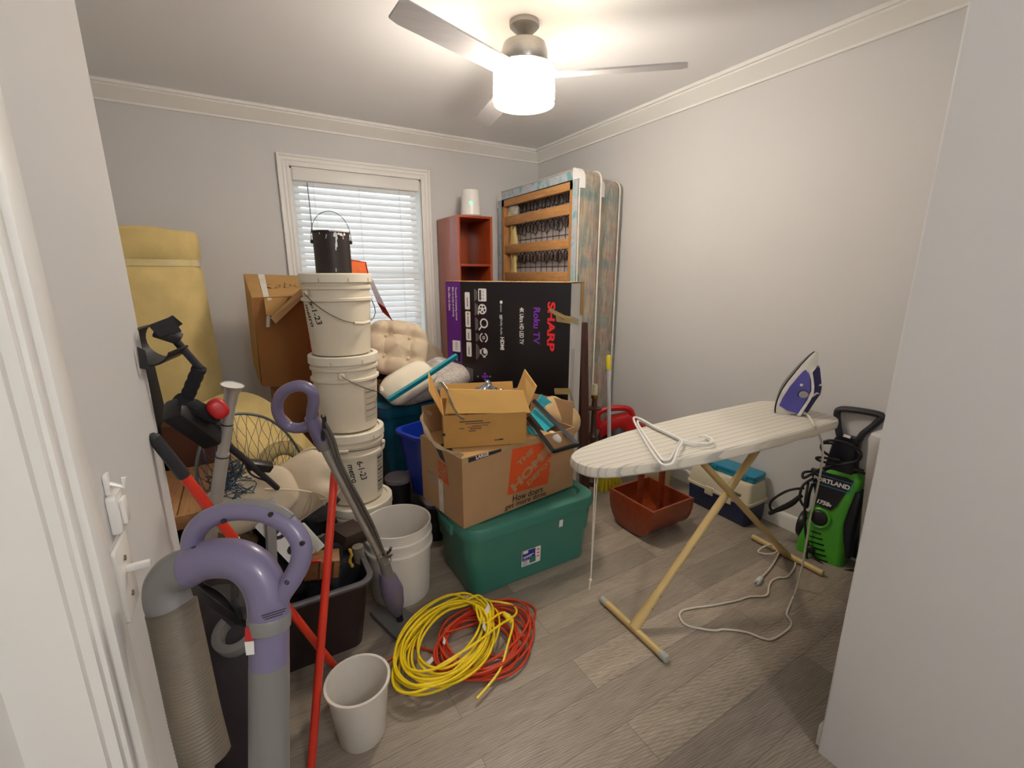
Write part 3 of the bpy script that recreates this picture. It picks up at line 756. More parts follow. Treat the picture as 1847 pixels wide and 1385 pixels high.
def off(sc, dz, wob=0):
    o = []
    for x, y in outline:
        w_ = wob*noise.noise(V((x*9, y*6, 1)))
        o.append(((x+.0)*1+(.004*sc if x > 0 else -.004*sc)*(1 if abs(x) > .5 else 0), y+(1 if y > 0 else -1)*min(.004*sc, abs(y)) if sc > 0 else y-(1 if y > 0 else -1)*min(-.004*sc, abs(y)*.9), dz+w_))
    return o
m = MB(M_cover)
m.loft([off(-3, IBZ-.044, .006), off(-1, IBZ-.043, .008), off(1.2, IBZ-.034, .006), off(1.6, IBZ-.02, .003), off(1, IBZ-.005), off(-.6, IBZ)])
cov = m.build('fabric_cover', ib, world=False)
m = MB(M_cream).loft([off(-10, IBZ-.03), off(-10, IBZ-.04)]); m.build('metal_top', ib, world=False)
def ibl(wx, wy, wz):   # world -> board local
    a = radians(2.2); dx, dy = wx-1.5, wy-1.03
    return V((dx*cos(a)-dy*sin(a), dx*sin(a)+dy*cos(a), wz))
fa, ta = ibl(1.204, 1.075, .02), ibl(1.97, 1.045, IBZ-.055)
fb, tb2 = ibl(2.235, 1.04, .02), ibl(1.385, 1.03, IBZ-.055)
def leg(name, a, b, r, flat):
    mb = MB(M_cream)
    pts = [a.lerp(b, t) for t in (0, .05, .12, .2, 1)]
    mb.tube(pts, [r*1.3, r*1.3, r*1.15, r, r], 14, up=(0, 1, 0), flat=flat)
    return mb.build(name, ib, world=False)
la = leg('leg', fa, ta, .0135, 1.25); lb_ = leg('leg', fb, tb2, .0125, 1.6)
for lg, a, b, ys in ((la, fa, ta, -.02), (lb_, fb, tb2, -.023)):
    m = MB(M_screw)
    for t in (.10, .155, .38):
        p = a.lerp(b, t); m.ball((p.x, p.y+ys*.95, p.z), (.004, .002, .004), n=8)
    m.build('screws', lg, world=False)['kind'] = 'stuff'
cxp = ibl(1.70, 1.04, .505)
MB(M_screw).rod(cxp+V((0, -.04, 0)), cxp+V((0, .03, 0)), .006).build('pivot_bolt', ib, world=False)
for (px_, y0_, y1_, caps) in ((1.204, .915, 1.262, True), (2.238, .868, 1.225, False)):
    a, b = ibl(px_, y0_, .016), ibl(px_+.01, y1_, .016)
    ft = MB(M_cream).rod(a, b, .0145, 14).build('foot_bar', ib, world=False)
    if caps:
        for p, q in ((a, b), (b, a)):
            d_ = (q-p).normalized()
            MB(M_capg).tube([p-d_*.012, p-d_*.009, p+d_*.022], [.013, .016, .016], 14).build('foot_cap', ft, world=False)
m = MB(mat('cotton_string', 'cfc6b4', .9))
s0 = ibl(.905, 1.01, IBZ-.05)
m.tube([s0, s0+V((.001, 0, -.2)), s0+V((.004, .003, -.36)), s0+V((-.003, .0, -.41))], .0019, 6)
m.tube([s0+V((.012, .004, 0)), s0+V((.009, .004, -.2)), s0+V((.005, .003, -.36)), s0+V((-.001, .0, -.408))], .0019, 6)
m.ball(s0+V((.003, .002, -.375)), .006, n=8)
m.build('drawstring', ib, world=False)
# ----------------------------------------------------------------- iron
M_irW = mat('iron_white', 'e4e1dc', .3, .03)
M_irB = mat('iron_tank', '4a46a8', .18, .06, 14, coat=.4)
M_irD = mat('iron_grip', '26235c', .4, .08, 14)
M_sole = mat('soleplate', '4a494c', .3, .06, metal=.8)
ip = at(1428, 742, z=IBZ+.002)
IRZ = -62
ir = thing('steam_iron', 'white and violet steam iron standing on its heel on the ironing board', 'iron', (ip.x, ip.y, IBZ+.001), IRZ)
# local: x = from soleplate towards the handle, z = heel to tip, y = width
def ipx(px, py): return ((px-1428)*.00212, max(.0, (743-py)*.0025))
def tear(z): return .058*max(0.0, 1-(max(0, z-.02)/.252)**1.8)**.72 if z < .272 else 0
SOLE = [(0, -.058), (.02, -.062), (.085, -.054), (.145, -.028), (.21, .008), (.25, .034), (.268, .050)]
BACK = [(0, .030), (.02, .040), (.085, .052), (.145, .056), (.21, .064), (.25, .062), (.268, .058)]
def interp(T, z):
    for (a, p), (b, q) in zip(T, T[1:]):
        if a <= z <= b: return p+(q-p)*(z-a)/(b-a)
    return T[-1][1]
zs_ = [0, .01, .03, .06, .10, .14, .18, .21, .235, .25, .262, .268]
def shell(f0, f1, wsc):
    R_ = []
    for z in zs_:
        w_ = max(.004, tear(z)*wsc); a_ = interp(SOLE, z); b_ = interp(BACK, z)
        x0_, x1_ = a_+f0, (a_+f1 if f1 < .02 else b_)
        R_.append([(x0_, -w_, z), (x0_+.35*(x1_-x0_), -w_*.98, z), (x0_+.75*(x1_-x0_), -w_*.80, z), (x1_, -w_*.5, z), (x1_+.002, 0, z), (x1_, w_*.5, z), (x0_+.75*(x1_-x0_), w_*.80, z), (x0_+.35*(x1_-x0_), w_*.98, z), (x0_, w_, z)])
    return R_
MB(M_sole).loft(shell(-.005, 0, 1.0)).build('soleplate', ir, world=False)
MB(M_irW).loft(shell(0.0004, 1, .99)).build('body_shell', ir, world=False)
def xz(o=(0, 0, 0)): return Matrix(((1, 0, 0, o[0]), (0, 0, 1, o[1]), (0, 1, 0, o[2]), (0, 0, 0, 1)))
def sidepanel(pix, hw, top):     # polygon extruded across the width, narrowing towards the tip
    P_ = [ipx(*p) for p in pix]
    def w_(z): return max(.006, min(hw, tear(z)*top))
    n_ = len(P_); vs = [(x, -w_(z), z) for x, z in P_]+[(x, w_(z), z) for x, z in P_]
    return vs, [list(range(n_)), list(range(n_, 2*n_))[::-1]]+[(i, n_+i, n_+(i+1) % n_, (i+1) % n_) for i in range(n_)]
MB(M_irB).add(*sidepanel([(1404.5, 729), (1409, 714), (1418, 695), (1429, 678), (1437, 667), (1441, 665), (1446, 672), (1451, 684), (1453, 697), (1450, 709), (1445, 722), (1439, 739), (1420, 736)], .0595, 1.05)).build('water_tank', ir, world=False)
MB(M_irW).add(*sidepanel([(1437, 742), (1443, 742), (1454, 716), (1459, 703), (1458, 690), (1454, 676), (1452, 668), (1457, 660), (1449, 664), (1446, 668), (1452, 682), (1454.5, 697), (1450, 714)], .062, 1.15)).build('handle_frame', ir, world=False)
MB(M_irD).add(*sidepanel([(1442, 742), (1453, 742), (1465, 715), (1470, 705), (1471, 694), (1468, 680), (1463, 661), (1458, 659), (1453, 664), (1452, 669), (1456, 680), (1459, 692), (1459, 704), (1454, 717)], .030, .9)).build('grip', ir, world=False)
def Df(px, py, yo=-.0605): x_, z_ = ipx(px, py); return frame((x_, yo, z_), (1, 0, 0), (0, 0, 1))
MB(mat('grey_dial', 'a9a8a8', .4)).lathe([(.018, -.015), (.018, .003), (.015, .005), (.0, .005)], Df(1443, 706, -.052), 24, sx=.95, sy=.85).build('dial', ir, world=False)
MB(M_irD).lathe([(.024, -.02), (.024, .001), (.018, .002)], Df(1443, 706, -.0525), 24, cap=False, sx=.95, sy=.85).build('dial_ring', ir, world=False)
MB(M_irW).lathe([(.006, -.015), (.006, .003), (.0, .004)], Df(1437, 690.5, -.0465), 14).build('spray_button', ir, world=False)
for a_, b_ in (((1466, 690), (1472, 688)), ((1457, 711), (1471, 703))):
    (x0_, z0_), (x1_, z1_) = ipx(*a_), ipx(*b_)
    MB(M_irW).tube([(x0_, -.026, z0_), ((x0_+x1_)/2, -.030, z1_), (x1_, -.024, z1_), (x1_+.003, 0, z1_)], .004, 8).build('steam_button', ir, world=False)
MB(M_irW).tube([(.028, -.01, .010), (.042, -.03, .007), (.055, -.045, .008)], [.011, .009, .006], 10).build('cord_sleeve', ir, world=False)
irM = Matrix.Translation(ir.location) @ Euler((0, 0, radians(IRZ))).to_matrix().to_4x4()
c0 = irM @ V((.055, -.045, .008))
zb = IBZ+.006
e1 = at(1469, 768, z=zb)
fl = lambda x, y: at(x, y, z=.005)
drop = []
edge = at(1482, 795, y=e1.y-.02)
pts = [c0, c0.lerp(e1, .5)+V((0, 0, .004)), e1]
ydrop = .80
for px_, py_ in ((1481, 792), (1484, 820), (1480, 850), (1472, 890), (1462, 930), (1455, 975), (1447, 1020)): pts.append(at(px_, py_, x=1.96+.08*min(1, (py_-792)/120)))
for px_, py_ in ((1436, 1062), (1424, 1092), (1419, 1108), (1427, 1122), (1421, 1135), (1395, 1152), (1378, 1152), (1345, 1140), (1306, 1135), (1286, 1137), (1240, 1128), (1227, 1115), (1227, 1105), (1240, 1098), (1290, 1091), (1330, 1083), (1352, 1076), (1382, 1074), (1387, 1058), (1392, 1048), (1404, 1042), (1420, 1040), (1432, 1024), (1434, 1012), (1426, 1000), (1417, 996)): pts.append(fl(px_, py_))
for px_, py_ in ((1406, 980), (1400, 979), (1404, 990), (1398, 997), (1385, 999), (1371, 997), (1368, 993), (1380, 985), (1393, 982), (1404, 977), (1408, 985), (1404, 1000), (1396, 1014), (1388, 1026), (1375, 1040)): pts.append(at(px_, py_, z=.03 if px_ > 1378 and py_ < 1000 else .008))
M_wcord = mat('iron_cord', 'd5cfc2', .55, .04)
sp_ = smooth(pts, 5)
MB(M_wcord).tube(sp_, .0042, 7).build('power_cord', ir)
bpy.data.objects['power_cord'].data.transform(Matrix.Identity(4))
_pc = bpy.data.objects['power_cord']; _pc.matrix_parent_inverse = Euler((0, 0, radians(-IRZ))).to_matrix().to_4x4()
pg = at(1369, 1047, z=.012)
q = MB(mat('plug_white', 'dfe2df', .3)).tube([at(1374, 1041, z=.009), at(1371, 1044, z=.011), pg, at(1365, 1050, z=.013)], [.006, .010, .012, .012], 10)
q.use(M_screw); d_ = (at(1365, 1050, z=.013)-pg).normalized()
for s in (-.006, .006): q.rod(at(1365, 1050, z=.013)+V((s, s*.3, 0)), at(1365, 1050, z=.013)+V((s, s*.3, 0))+d_*.018, .002, 6)
_pl = q.build('plug', ir); _pl.matrix_parent_inverse = _pc.matrix_parent_inverse
# -------------------------------------------------------------- hangers
M_hang = mat('hanger_white', 'eceae8', .3, .02)
def hanger(lab, dx, dy, dz, pix):
    z = IBZ+.006+dz
    P = [at(x, y, z=z)+V((dx, dy, 0)) for x, y in pix['tri']]
    tr_ = smooth(P, 4, closed=True)
    h = thing('clothes_hanger', lab, 'hanger', (P[0].x, P[0].y, z-.005), 0, 'hangers on the ironing board')
    MB(M_hang).tube(tr_, .0042, 8, closed=True).build('hanger_frame', h)
    hk = [at(x, y, z=z)+V((dx, dy, 0)) for x, y in pix['hook']]
    MB(M_hang).tube(smooth(hk, 5), .0033, 8).build('hook', h)
hanger('upper white plastic hanger lying on the ironing board, outermost of two', 0, 0, .010, dict(tri=[(1143, 757), (1152, 754), (1180, 769), (1222, 789), (1230, 797), (1222, 812), (1215, 832), (1206, 838), (1190, 834), (1165, 797)], hook=[(1230, 794), (1250, 798), (1272, 800), (1284, 797), (1283, 791), (1271, 786), (1262, 787)]))
hanger('lower white plastic hanger nested under the first on the ironing board', 0, 0, 0, dict(tri=[(1150, 762), (1160, 761), (1185, 774), (1218, 789), (1226, 797), (1217, 812), (1209, 827), (1200, 830), (1192, 826), (1170, 795)], hook=[(1226, 797), (1246, 801), (1266, 802), (1278, 800), (1281, 795), (1272, 790)]))
# ------------------------------------------------------ pressure washer
M_green = mat('green_plastic', '4aa52c', .35, .06, 6, coat=.15)
M_dgrey = mat('charcoal_plastic', '2b2a30', .45, .08, 12)
M_navyk = mat('blue_black_panel', '10121f', .3, .08)
PWL, PWR = at(1432, 990, z=0), at(1517, 1026, z=0)
e_ = (PWR-PWL).normalized(); ew = (PWR-PWL).length
pwz = atan2(e_.y, e_.x)
pw = thing('pressure_washer', 'bright green and black electric pressure washer with tangled black hose', 'pressure washer', (PWL.x, PWL.y, 0), math.degrees(pwz))
# local x along the front edge, y to the back, z up
def ring4(z, x0, x1, y0, y1, r=.02):
    return [(x, y, z) for x, y in rrect(x1-x0, y1-y0, r, 4, (x0+x1)/2, (y0+y1)/2)]
W_ = ew
m = MB(M_green).loft([ring4(.0, -.0, W_, .0, .17, .03), ring4(.06, .002, W_-.002, .004, .17, .03), ring4(.20, .028, W_-.02, .035, .18, .03), ring4(.34, .038, W_-.01, .06, .19, .03), ring4(.43, .045, W_-.0, .085, .19, .025), ring4(.46, .06, W_-.02, .10, .19, .02)])
body = m.build('body_shell', pw, world=False)
def fy(z): return .0+(.004*z/.06 if z < .06 else .004+.031*(z-.06)/.14 if z < .20 else .035+.025*(z-.2)/.14 if z < .34 else .06+.025*(z-.34)/.09)-.0025
def pwp(px_, py_):     # pixel -> local (x,z) on sloping front, two refinement steps
    y_ = .04
    Rz = Euler((0, 0, pwz)).to_matrix(); n_ = Rz @ V((0, -1, 0))
    for _ in range(4):
        o_ = V((PWL.x, PWL.y, 0))+Rz @ V((0, y_, 0)); p_ = Rz.inverted() @ (at(px_, py_, pl=(o_, n_))-V((PWL.x, PWL.y, 0))); y_ = fy(p_.z)
    return p_.x, p_.z
def pnl(pix, t=.004, back=.02):
    vs = [pwp(*p) for p in pix]
    fr_ = [(x, fy(z)-t, z) for x, z in vs]; bk_ = [(x, fy(z)+back, z) for x, z in vs]; n_ = len(vs)
    return fr_+bk_, [list(range(n_))]+[(i, n_+i, n_+(i+1) % n_, (i+1) % n_) for i in range(n_)]
m = MB(M_navyk).add(*pnl([(1463, 845), (1528, 862), (1540, 868), (1510, 912), (1499, 921), (1471, 908), (1470, 890)]))
sl = (fy(.38)-fy(.25))/.13
def PF(px_, py_, off=.0055, ang=0):
    x_, z_ = pwp(px_, py_); return frame((x_, fy(z_)-off, z_), (cos(radians(ang)), 0, sin(radians(ang))), (-sin(radians(ang)), sl, cos(radians(ang))))
m.use(M_pwhite).text('PORTLAND', .030, PF(1500, 870), sx=1.0, bold=.0012); m.text('1750', .028, PF(1484, 906, ang=0), bold=.0012, shear=.2); m.text('PSI', .014, PF(1496, 911), bold=.0006, shear=.2)
m.use(mat('cyan_print', '3f8fb5', .5))
Fm = PF(1500, 870, .0052)
for (x, y, w_, h_) in ((0, .024, .17, .003), (0, -.024, .17, .003), (.085, 0, .003, .05)): m.rect(w_, h_, Fm, x, y)
m.build('badge_panel', pw, world=False)
x_, z_ = pwp(1478, 934)
Md = frame((x_, fy(z_)-.001, z_), (1, 0, 0), (0, sl, 1))
MB(M_green).lathe([(.052, -.01), (.052, .006), (.046, .010), (.038, .006)], Md, 28, cap=False).build('dial_ring', pw, world=False)
MB(M_black).lathe([(.036, .0), (.036, .010), (.030, .014), (.0, .014)], Md, 28).build('dial', pw, world=False)
m = MB(M_black)
for k in range(7):
    a, b = pwp(1462-k*2, 956+k*9), pwp(1482+k*2.2, 962+k*10)
    m.add([(a[0], fy(a[1])-.002, a[1]), (b[0], fy(b[1])-.002, b[1]), (b[0], fy(b[1])-.002, b[1]-.008), (a[0], fy(a[1])-.002, a[1]-.006)], [(0, 1, 2, 3)])
m.build('vent_slots', pw, world=False)
MB(M_navyk).loft([ring4(.05, W_-.03, W_+.02, .03, .16, .02), ring4(.22, W_-.035, W_+.02, .03, .17, .02), ring4(.38, W_-.03, W_+.016, .075, .17, .02)]).build('hose_cover', pw, world=False)
for x in (-.022, W_+.022):
    MB(M_black).lathe([(.0, -.018), (.07, -.018), (.075, -.01), (.075, .01), (.07, .018), (.0, .018)], Matrix(((0, 0, 1, x), (1, 0, 0, .17), (0, 1, 0, .076), (0, 0, 0, 1))), 26).build('wheel', pw, world=False)
# neck and handle
m = MB(M_navyk).loft([ring4(.40, .035, .185, .09, .18, .02), ring4(.50, .045, .17, .10, .17, .02), ring4(.60, .055, .165, .105, .165, .02), ring4(.63, .070, .165, .11, .16, .015)])
m.build('neck', pw, world=False)
hy = .135
hp = [(.075, hy, .62), (.060, hy, .67), (.048, hy, .73), (.06, hy, .755), (.13, hy, .765), (.21, hy, .765), (.222, hy, .75), (.195, hy, .70), (.165, hy, .655), (.155, hy, .62)]
MB(M_dgrey).tube(smooth(hp, 3), .015, 10, flat=1.3, up=(0, 1, 0)).build('handle', pw, world=False)
MB(M_pwhite).rect(.03, .014, frame((.112, hy-.03, .635), (1, 0, -.1), (0, .2, 1))).build('warning_sticker', pw, world=False)
# hoses, drawn in the local frame
def PL(px_, py_, y_):
    Rz = Euler((0, 0, pwz)).to_matrix(); o_ = V((PWL.x, PWL.y, 0))+Rz @ V((0, y_, 0))
    return Rz.inverted() @ (at(px_, py_, pl=(o_, Rz @ V((0, -1, 0))))-V((PWL.x, PWL.y, 0)))
M_hose = mat('black_hose', '141317', .45, .1)
def hose(pts, r=.0065, nm='hose'):
    return MB(M_hose).tube(smooth([PL(*p) for p in pts], 6), r, 8).build(nm, pw, world=False)
hose([(1506, 800, .06), (1484, 800, .04), (1483, 812, .03), (1500, 824, .05), (1520, 835, .07), (1548, 830, .08), (1552, 815, .07), (1530, 800, .06), (1500, 794, .05), (1485, 797, .04)])
hose([(1540, 806, .08), (1552, 820, .06), (1545, 832, .06), (1515, 838, .05), (1490, 834, .02), (1475, 829, .0), (1474, 825, .0), (1490, 826, .03), (1515, 830, .05)])
hose([(1470, 850, .06), (1450, 852, .02), (1449, 862, .0), (1462, 856, .03), (1480, 846, .05), (1510, 838, .06)])
hose([(1468, 862, .05), (1448, 876, .02), (1443, 900, .0), (1455, 915, .0), (1460, 890, .03), (1466, 872, .05)])
hose([(1450, 880, .03), (1420, 885, -.02), (1392, 903, -.03), (1390, 918, -.02), (1402, 922, -.01), (1430, 910, .0), (1446, 892, .02)])
hose([(1446, 893, .02), (1428, 906, -.0), (1405, 918, -.01), (1388, 926, -.01)], .011, 'spray_wand')
hose([(1458, 870, .04), (1452, 910, -.01), (1453, 960, -.02), (1460, 992, -.03)], .006)
hose([(1460, 984, -.02), (1470, 1005, -.02), (1495, 1025, -.02), (1518, 1029, -.0), (1540, 1028, .03)], .006)
hose([(1456, 990, -.03), (1456, 1012, -.04), (1470, 1034, -.05), (1500, 1048, -.05), (1512, 1050, -.03), (1518, 1040, -.02)], .006)
MB(M_hose).ball(PL(1461, 990, -.025), (.024, .016, .02), n=12).build('strain_block', pw, world=False)
hose([(1535, 845, .10), (1560, 852, .10), (1580, 862, .12), (1600, 880, .14)], .012)
MB(mat('pale_yellow_print', 'cdbb72', .5)).tube([PL(1560, 849, .08), PL(1582, 861, .10)], .005, 6, flat=1.2).build('wand_sticker', pw, world=False)
# white plastic bin behind the washer
wb = thing('white_bin', 'tall white plastic bin behind the pressure washer by the near wall', 'waste bin', (2.44, .60, 0))
Mw = TR(2.385, .665, 0)
M_wbin = mat('grey_white_plastic', 'c9c7c6', .35, .03, 6)
MB(M_wbin).loft([[(x, y, z) for x, y in rrect(w_, h_, .05, 5)] for w_, h_, z in ((.17, .20, 0), (.18, .22, .02), (.23, .30, .66), (.235, .31, .70), (.225, .30, .725), (.19, .25, .74))], Mw).build('bin_body', wb)
# ------------------------------------------------- green tote and boxes
M_gtote = mat('green_plastic_tote', '3a7c6e', .33, .05, 5, coat=.1)
gt = thing('storage_tote', 'large green storage tote with lid under the printed moving box', 'storage tote', (1.045, 1.745, 0))
def rect_ring(x0, x1, y0, y1, r, z): return [(x, y, z) for x, y in rrect(x1-x0, y1-y0, r, 7, (x0+x1)/2, (y0+y1)/2)]
m = MB(M_gtote).loft([rect_ring(.735, 1.37, 1.585, 1.93, .05, 0), rect_ring(.73, 1.376, 1.578, 1.935, .055, .008), rect_ring(.722, 1.386, 1.566, 1.945, .06, .17), rect_ring(.714, 1.392, 1.558, 1.951, .06, .173), rect_ring(.706, 1.40, 1.548, 1.96, .07, .31), rect_ring(.72, 1.385, 1.56, 1.945, .07, .31)])
m.build('tub', gt)
def PTt(px, py): return at(px, py, y=1.566)
sk = at(958, 1003, y=1.566)
Ml = frame((sk.x, 1.5655, sk.z), (1, -.0, 0), (0, -.045, 1))
m = MB(M_pwhite).rect(.105, .085, Ml, r=.006)
m.use(mat('blue_print', '23318f', .4)).rect(.072, .052, Ml @ TR(-.014, .014, .0006)); m.use(M_pwhite).rect(.028, .014, Ml @ TR(-.032, .032, .0009), r=.004)
m.rect(.058, .005, Ml @ TR(-.016, .010, .0012, 0, 0, 6)); m.rect(.045, .003, Ml @ TR(-.020, .002, .0012, 0, 0, 6))
m.use(M_gtote).rect(.034, .032, Ml @ TR(.008, -.018, .0012)); m.use(M_pgrey)
for k in range(5): m.rect(.026, .003, Ml @ TR(-.034, -.008-.007*k, .0009))
m.use(M_pred)
for k in range(3): m.rect(.014, .006, Ml @ TR(.038, .026-.018*k, .0009))
m.build('product_sticker', gt)
sk = at(1011, 943, y=1.556)
MB(M_pwhite).rect(.016, .028, frame((sk.x, 1.5515, sk.z), (1, 0, 0), (0, -.09, 1)) @ Matrix.Scale(1.35, 4)).build('price_sticker', gt)
m = MB(M_gtote).loft([rect_ring(.702, 1.405, 1.542, 1.965, .08, .295), rect_ring(.694, 1.413, 1.534, 1.973, .085, .30), rect_ring(.694, 1.413, 1.534, 1.973, .085, .335), rect_ring(.70, 1.407, 1.54, 1.967, .085, .348), rect_ring(.715, 1.39, 1.556, 1.95, .08, .352), rect_ring(.745, 1.362, 1.586, 1.92, .07, .352), rect_ring(.755, 1.352, 1.596, 1.91, .065, .343)])
m.build('lid', gt)
for x in (.690, 1.417): MB(M_gtote).box((x, 1.755, .30), (.022, .15, .05), None, .006).build('end_handle', gt)
# moving box --------------------------------------------------------------
M_hdk = mat('moving_box_card', 'b08a63', .85, .06, 6)
M_orange = mat('orange_print', 'd4511f', .6, .05, 10)
M_blackp = mat('black_print', '221e1c', .6, .05)
M_inner = mat('card_inside', 'b7905f', .85, .06, 6)
hd0 = V((.702, 1.585, .353))
HL, HWd, HH = .655, .365, .315
hyaw = 7.6
hb = thing('moving_box', 'brown moving box with orange printed square logo on the green tote', 'cardboard box', hd0, hyaw)
hR = Euler((0, 0, radians(hyaw))).to_matrix()
def hdp(px, py):
    p = hR.inverted() @ (at(px, py, pl=(hd0, hR @ V((0, -1, 0))))-hd0); return p.x, p.z
T_ = .005
m = MB(M_hdk)
m.span((0, 0, 0), (HL, T_, HH)); m.span((0, HWd-T_, 0), (HL, HWd, HH)); m.span((0, T_, 0), (T_, HWd-T_, HH)); m.span((HL-T_, T_, 0), (HL, HWd-T_, HH)); m.span((T_, T_, 0), (HL-T_, HWd-T_, .006))
# front print: orange square logo with letters running up to the right
cpx = [hdp(*p) for p in ((924, 810), (978, 798), (994, 822), (988, 872), (915, 893))]
m.use(M_orange).add([(x, -.0006, z) for x, z in cpx], [(0, 1, 2, 3, 4)])
def hword(txt, a, b, hpx, mt, bold, up=None, shear=0, m=m):
    (x0, z0), (x1, z1) = hdp(*a), hdp(*b); L = sqrt((x1-x0)**2+(z1-z0)**2)
    t = MB(mt).text(txt, 1, Matrix(), bold=bold, shear=shear)
    xs = [p.x for p in t.v]; ys = [p.y for p in t.v]; w, h = max(xs)-min(xs), max(ys)-min(ys)
    q = hdp((a[0]+b[0])/2, (a[1]+b[1])/2-hpx); c = ((x0+x1)/2, (z0+z1)/2); H = sqrt((q[0]-c[0])**2+(q[1]-c[1])**2)
    F = frame((c[0], -.0012, c[1]), (x1-x0, 0, z1-z0), (0, 0, 1))
    m.use(mt).add([((p.x-(max(xs)+min(xs))/2)*L/w, (p.y-(max(ys)+min(ys))/2)*H/h, 0) for p in t.v], t.f, F)
hword('THE', (934, 838), (961, 811), 10, M_hdk, .04)
hword('HOME', (924, 882), (990, 808), 18, M_hdk, .05)
hword('DEPOT', (951, 873), (996, 827), 10, M_hdk, .045)
hword('How doers', (924, 900), (979, 881), 11, M_blackp, .012, shear=.12)
hword('get more done.', (910, 917), (986, 889), 11, M_blackp, .012, shear=.12)
# taped strip on the top edge with LARGE
m.use(M_tape).add([(.005, -.0008, HH-.022), (.27, -.0008, HH-.012), (.27, -.0008, HH), (.005, -.0008, HH)], [(0, 1, 2, 3)])
m.use(M_dgrey).add([(.03, -.0011, HH-.022), (.20, -.0011, HH-.014), (.20, -.0011, HH-.001), (.03, -.0011, HH-.001)], [(0, 1, 2, 3)])
m.use(M_pwhite).text('LARGE', .022, frame((.10, -.0016, HH-.008), (1, 0, .04), (0, 0, 1)), bold=.0006)
# left end print
Ms = lambda y, z: frame((-.0008, y, z), (0, -1, 0), (0, 0, 1))
m.use(M_orange).add([(-.0006, .20, .245), (-.0006, .13, .245), (-.0006, .11, .155), (-.0006, .20, .16)], [(0, 1, 2, 3)])
m.use(M_hdk)
for k, tx in enumerate(('THE', 'HOME', 'DEPOT')): m.text(tx, (.026, .034, .026)[k], frame((-.0012, .165-.008*(k-1), .222-.024*k), (0, -1, .75), (0, 0, 1)), bold=.001)
m.use(M_pgrey); m.rect(.06, .012, Ms(.27, .16)); m.rect(.08, .010, Ms(.26, .135)); m.rect(.08, .006, Ms(.26, .118)); m.rect(.11, .005, Ms(.12, .066)); m.rect(.19, .003, Ms(.13, .05))
m.use(M_wtape).add([(-.0010, .205, .0), (-.0010, .165, .0), (-.0010, .165, .16), (-.0010, .205, .16)], [(0, 1, 2, 3)])
m.use(M_black).add([(-.0012, .23, .315), (-.0012, .17, .315), (-.0012, .10, .20), (-.0012, .135, .255), (-.0012, .18, .265)], [(0, 1, 2, 3, 4)])
m.build('carton', hb, world=False)
# flaps of the moving box
def quad(mb, p, t=.004, n=(0, 0, 1)): return mb.slab(p, n, t)
quad(MB(M_hdk), [(HL, .02, HH), (HL, HWd-.02, HH), (HL+.015, HWd-.02, HH+.10), (HL+.015, .03, HH+.12)], .004, (1, 0, 0)).build('flap', hb, world=False)
quad(MB(M_hdk), [(.02, HWd, HH), (HL-.02, HWd, HH), (HL-.03, HWd+.03, HH+.13), (.03, HWd+.03, HH+.13)], .004, (0, 1, 0)).build('flap', hb, world=False)
quad(MB(M_inner), [(0, .0, HH), (.50, .0, HH), (.46, .19, HH+.0), (.04, .19, HH+.0)], .004, (0, 0, 1)).build('flap', hb, world=False)
quad(MB(M_inner), [(0, .36, HH), (0, .20, HH), (.50, .20, HH), (.50, .36, HH)], .004, (0, 0, 1)).build('flap', hb, world=False)
M_ttape = mat('peeled_tape', 'b3a184', .25, .2, 25, coat=.4)
def hloc(px, py, y=0):
    n_ = hR @ V((0, -1, 0)); o_ = hd0+hR @ V((0, y, 0)); return hR.inverted() @ (at(px, py, pl=(o_, n_))-hd0)
tt = MB(M_ttape)
pth = smooth([hloc(778, 748, .25), hloc(767, 742, .2), hloc(760, 752, .15), hloc(768, 775, .06), hloc(784, 800, -.006), hloc(805, 812, -.01), hloc(835, 822, -.01)], 5)
tt.tube(pth, [.005+.006*abs(sin(k*.5)) for k in range(len(pth))], 6, flat=.12, up=(0, 1, .4))
tt.build('torn_tape', hb, world=False)
# small carton on top ----------------------------------------------------
SZ = .353+HH+.007
sf = at(801, 809, z=SZ); sfr = at(949, 799, z=SZ)
M_smk = mat('small_carton_card', 'b58848', .8, .06, 7)
M_smi = mat('small_carton_flap', 'bf9652', .8, .05, 7)
e2 = (sfr-sf); SL = e2.length; syaw = math.degrees(atan2(e2.y, e2.x))
sbx = thing('small_carton', 'small open brown carton with raised flaps on top of the moving box', 'cardboard box', sf, syaw)
SW, SH = .30, .145
sR = Euler((0, 0, radians(syaw))).to_matrix()
def sp3(px, py, y=0):
    return sR.inverted() @ (at(px, py, pl=(sf+sR @ V((0, y, 0)), sR @ V((0, -1, 0))))-sf)
m = MB(M_smk)
m.span((0, 0, 0), (SL, T_, SH)); m.span((0, SW-T_, 0), (SL, SW, SH)); m.span((0, T_, 0), (T_, SW-T_, SH)); m.span((SL-T_, T_, 0), (SL, SW-T_, SH)); m.span((T_, T_, 0), (SL-T_, SW-T_, .005))
m.use(M_blackp)
def Fs(px, py): p = sp3(px, py); return frame((p.x, -.0008, p.z), (1, 0, 0), (0, 0, 1))
for (px, py, w_, h_) in ((850, 760, .10, .004), (862, 763, .11, .0028), (866, 767, .07, .0022), (856, 770, .06, .0022)): m.rect(w_, h_, Fs(px, py))
m.rect(.05, .003, Fs(858, 773)); m.rect(.03, .003, Fs(852, 777)); m.rect(.022, .003, Fs(833, 773)); m.rect(.013, .013, Fs(800.5, 784)); m.rect(.03, .004, Fs(898, 793)); m.rect(.018, .006, Fs(904, 792))
m.build('carton', sbx, world=False)
A, B = sp3(803, 746), sp3(957, 744.5)
tl, tr = sp3(808, 702, .06), sp3(944, 704.5, .06)
quad(MB(M_smi), [A, B, tr, tl], .004, (0, 1, .3)).build('flap', sbx, world=False)
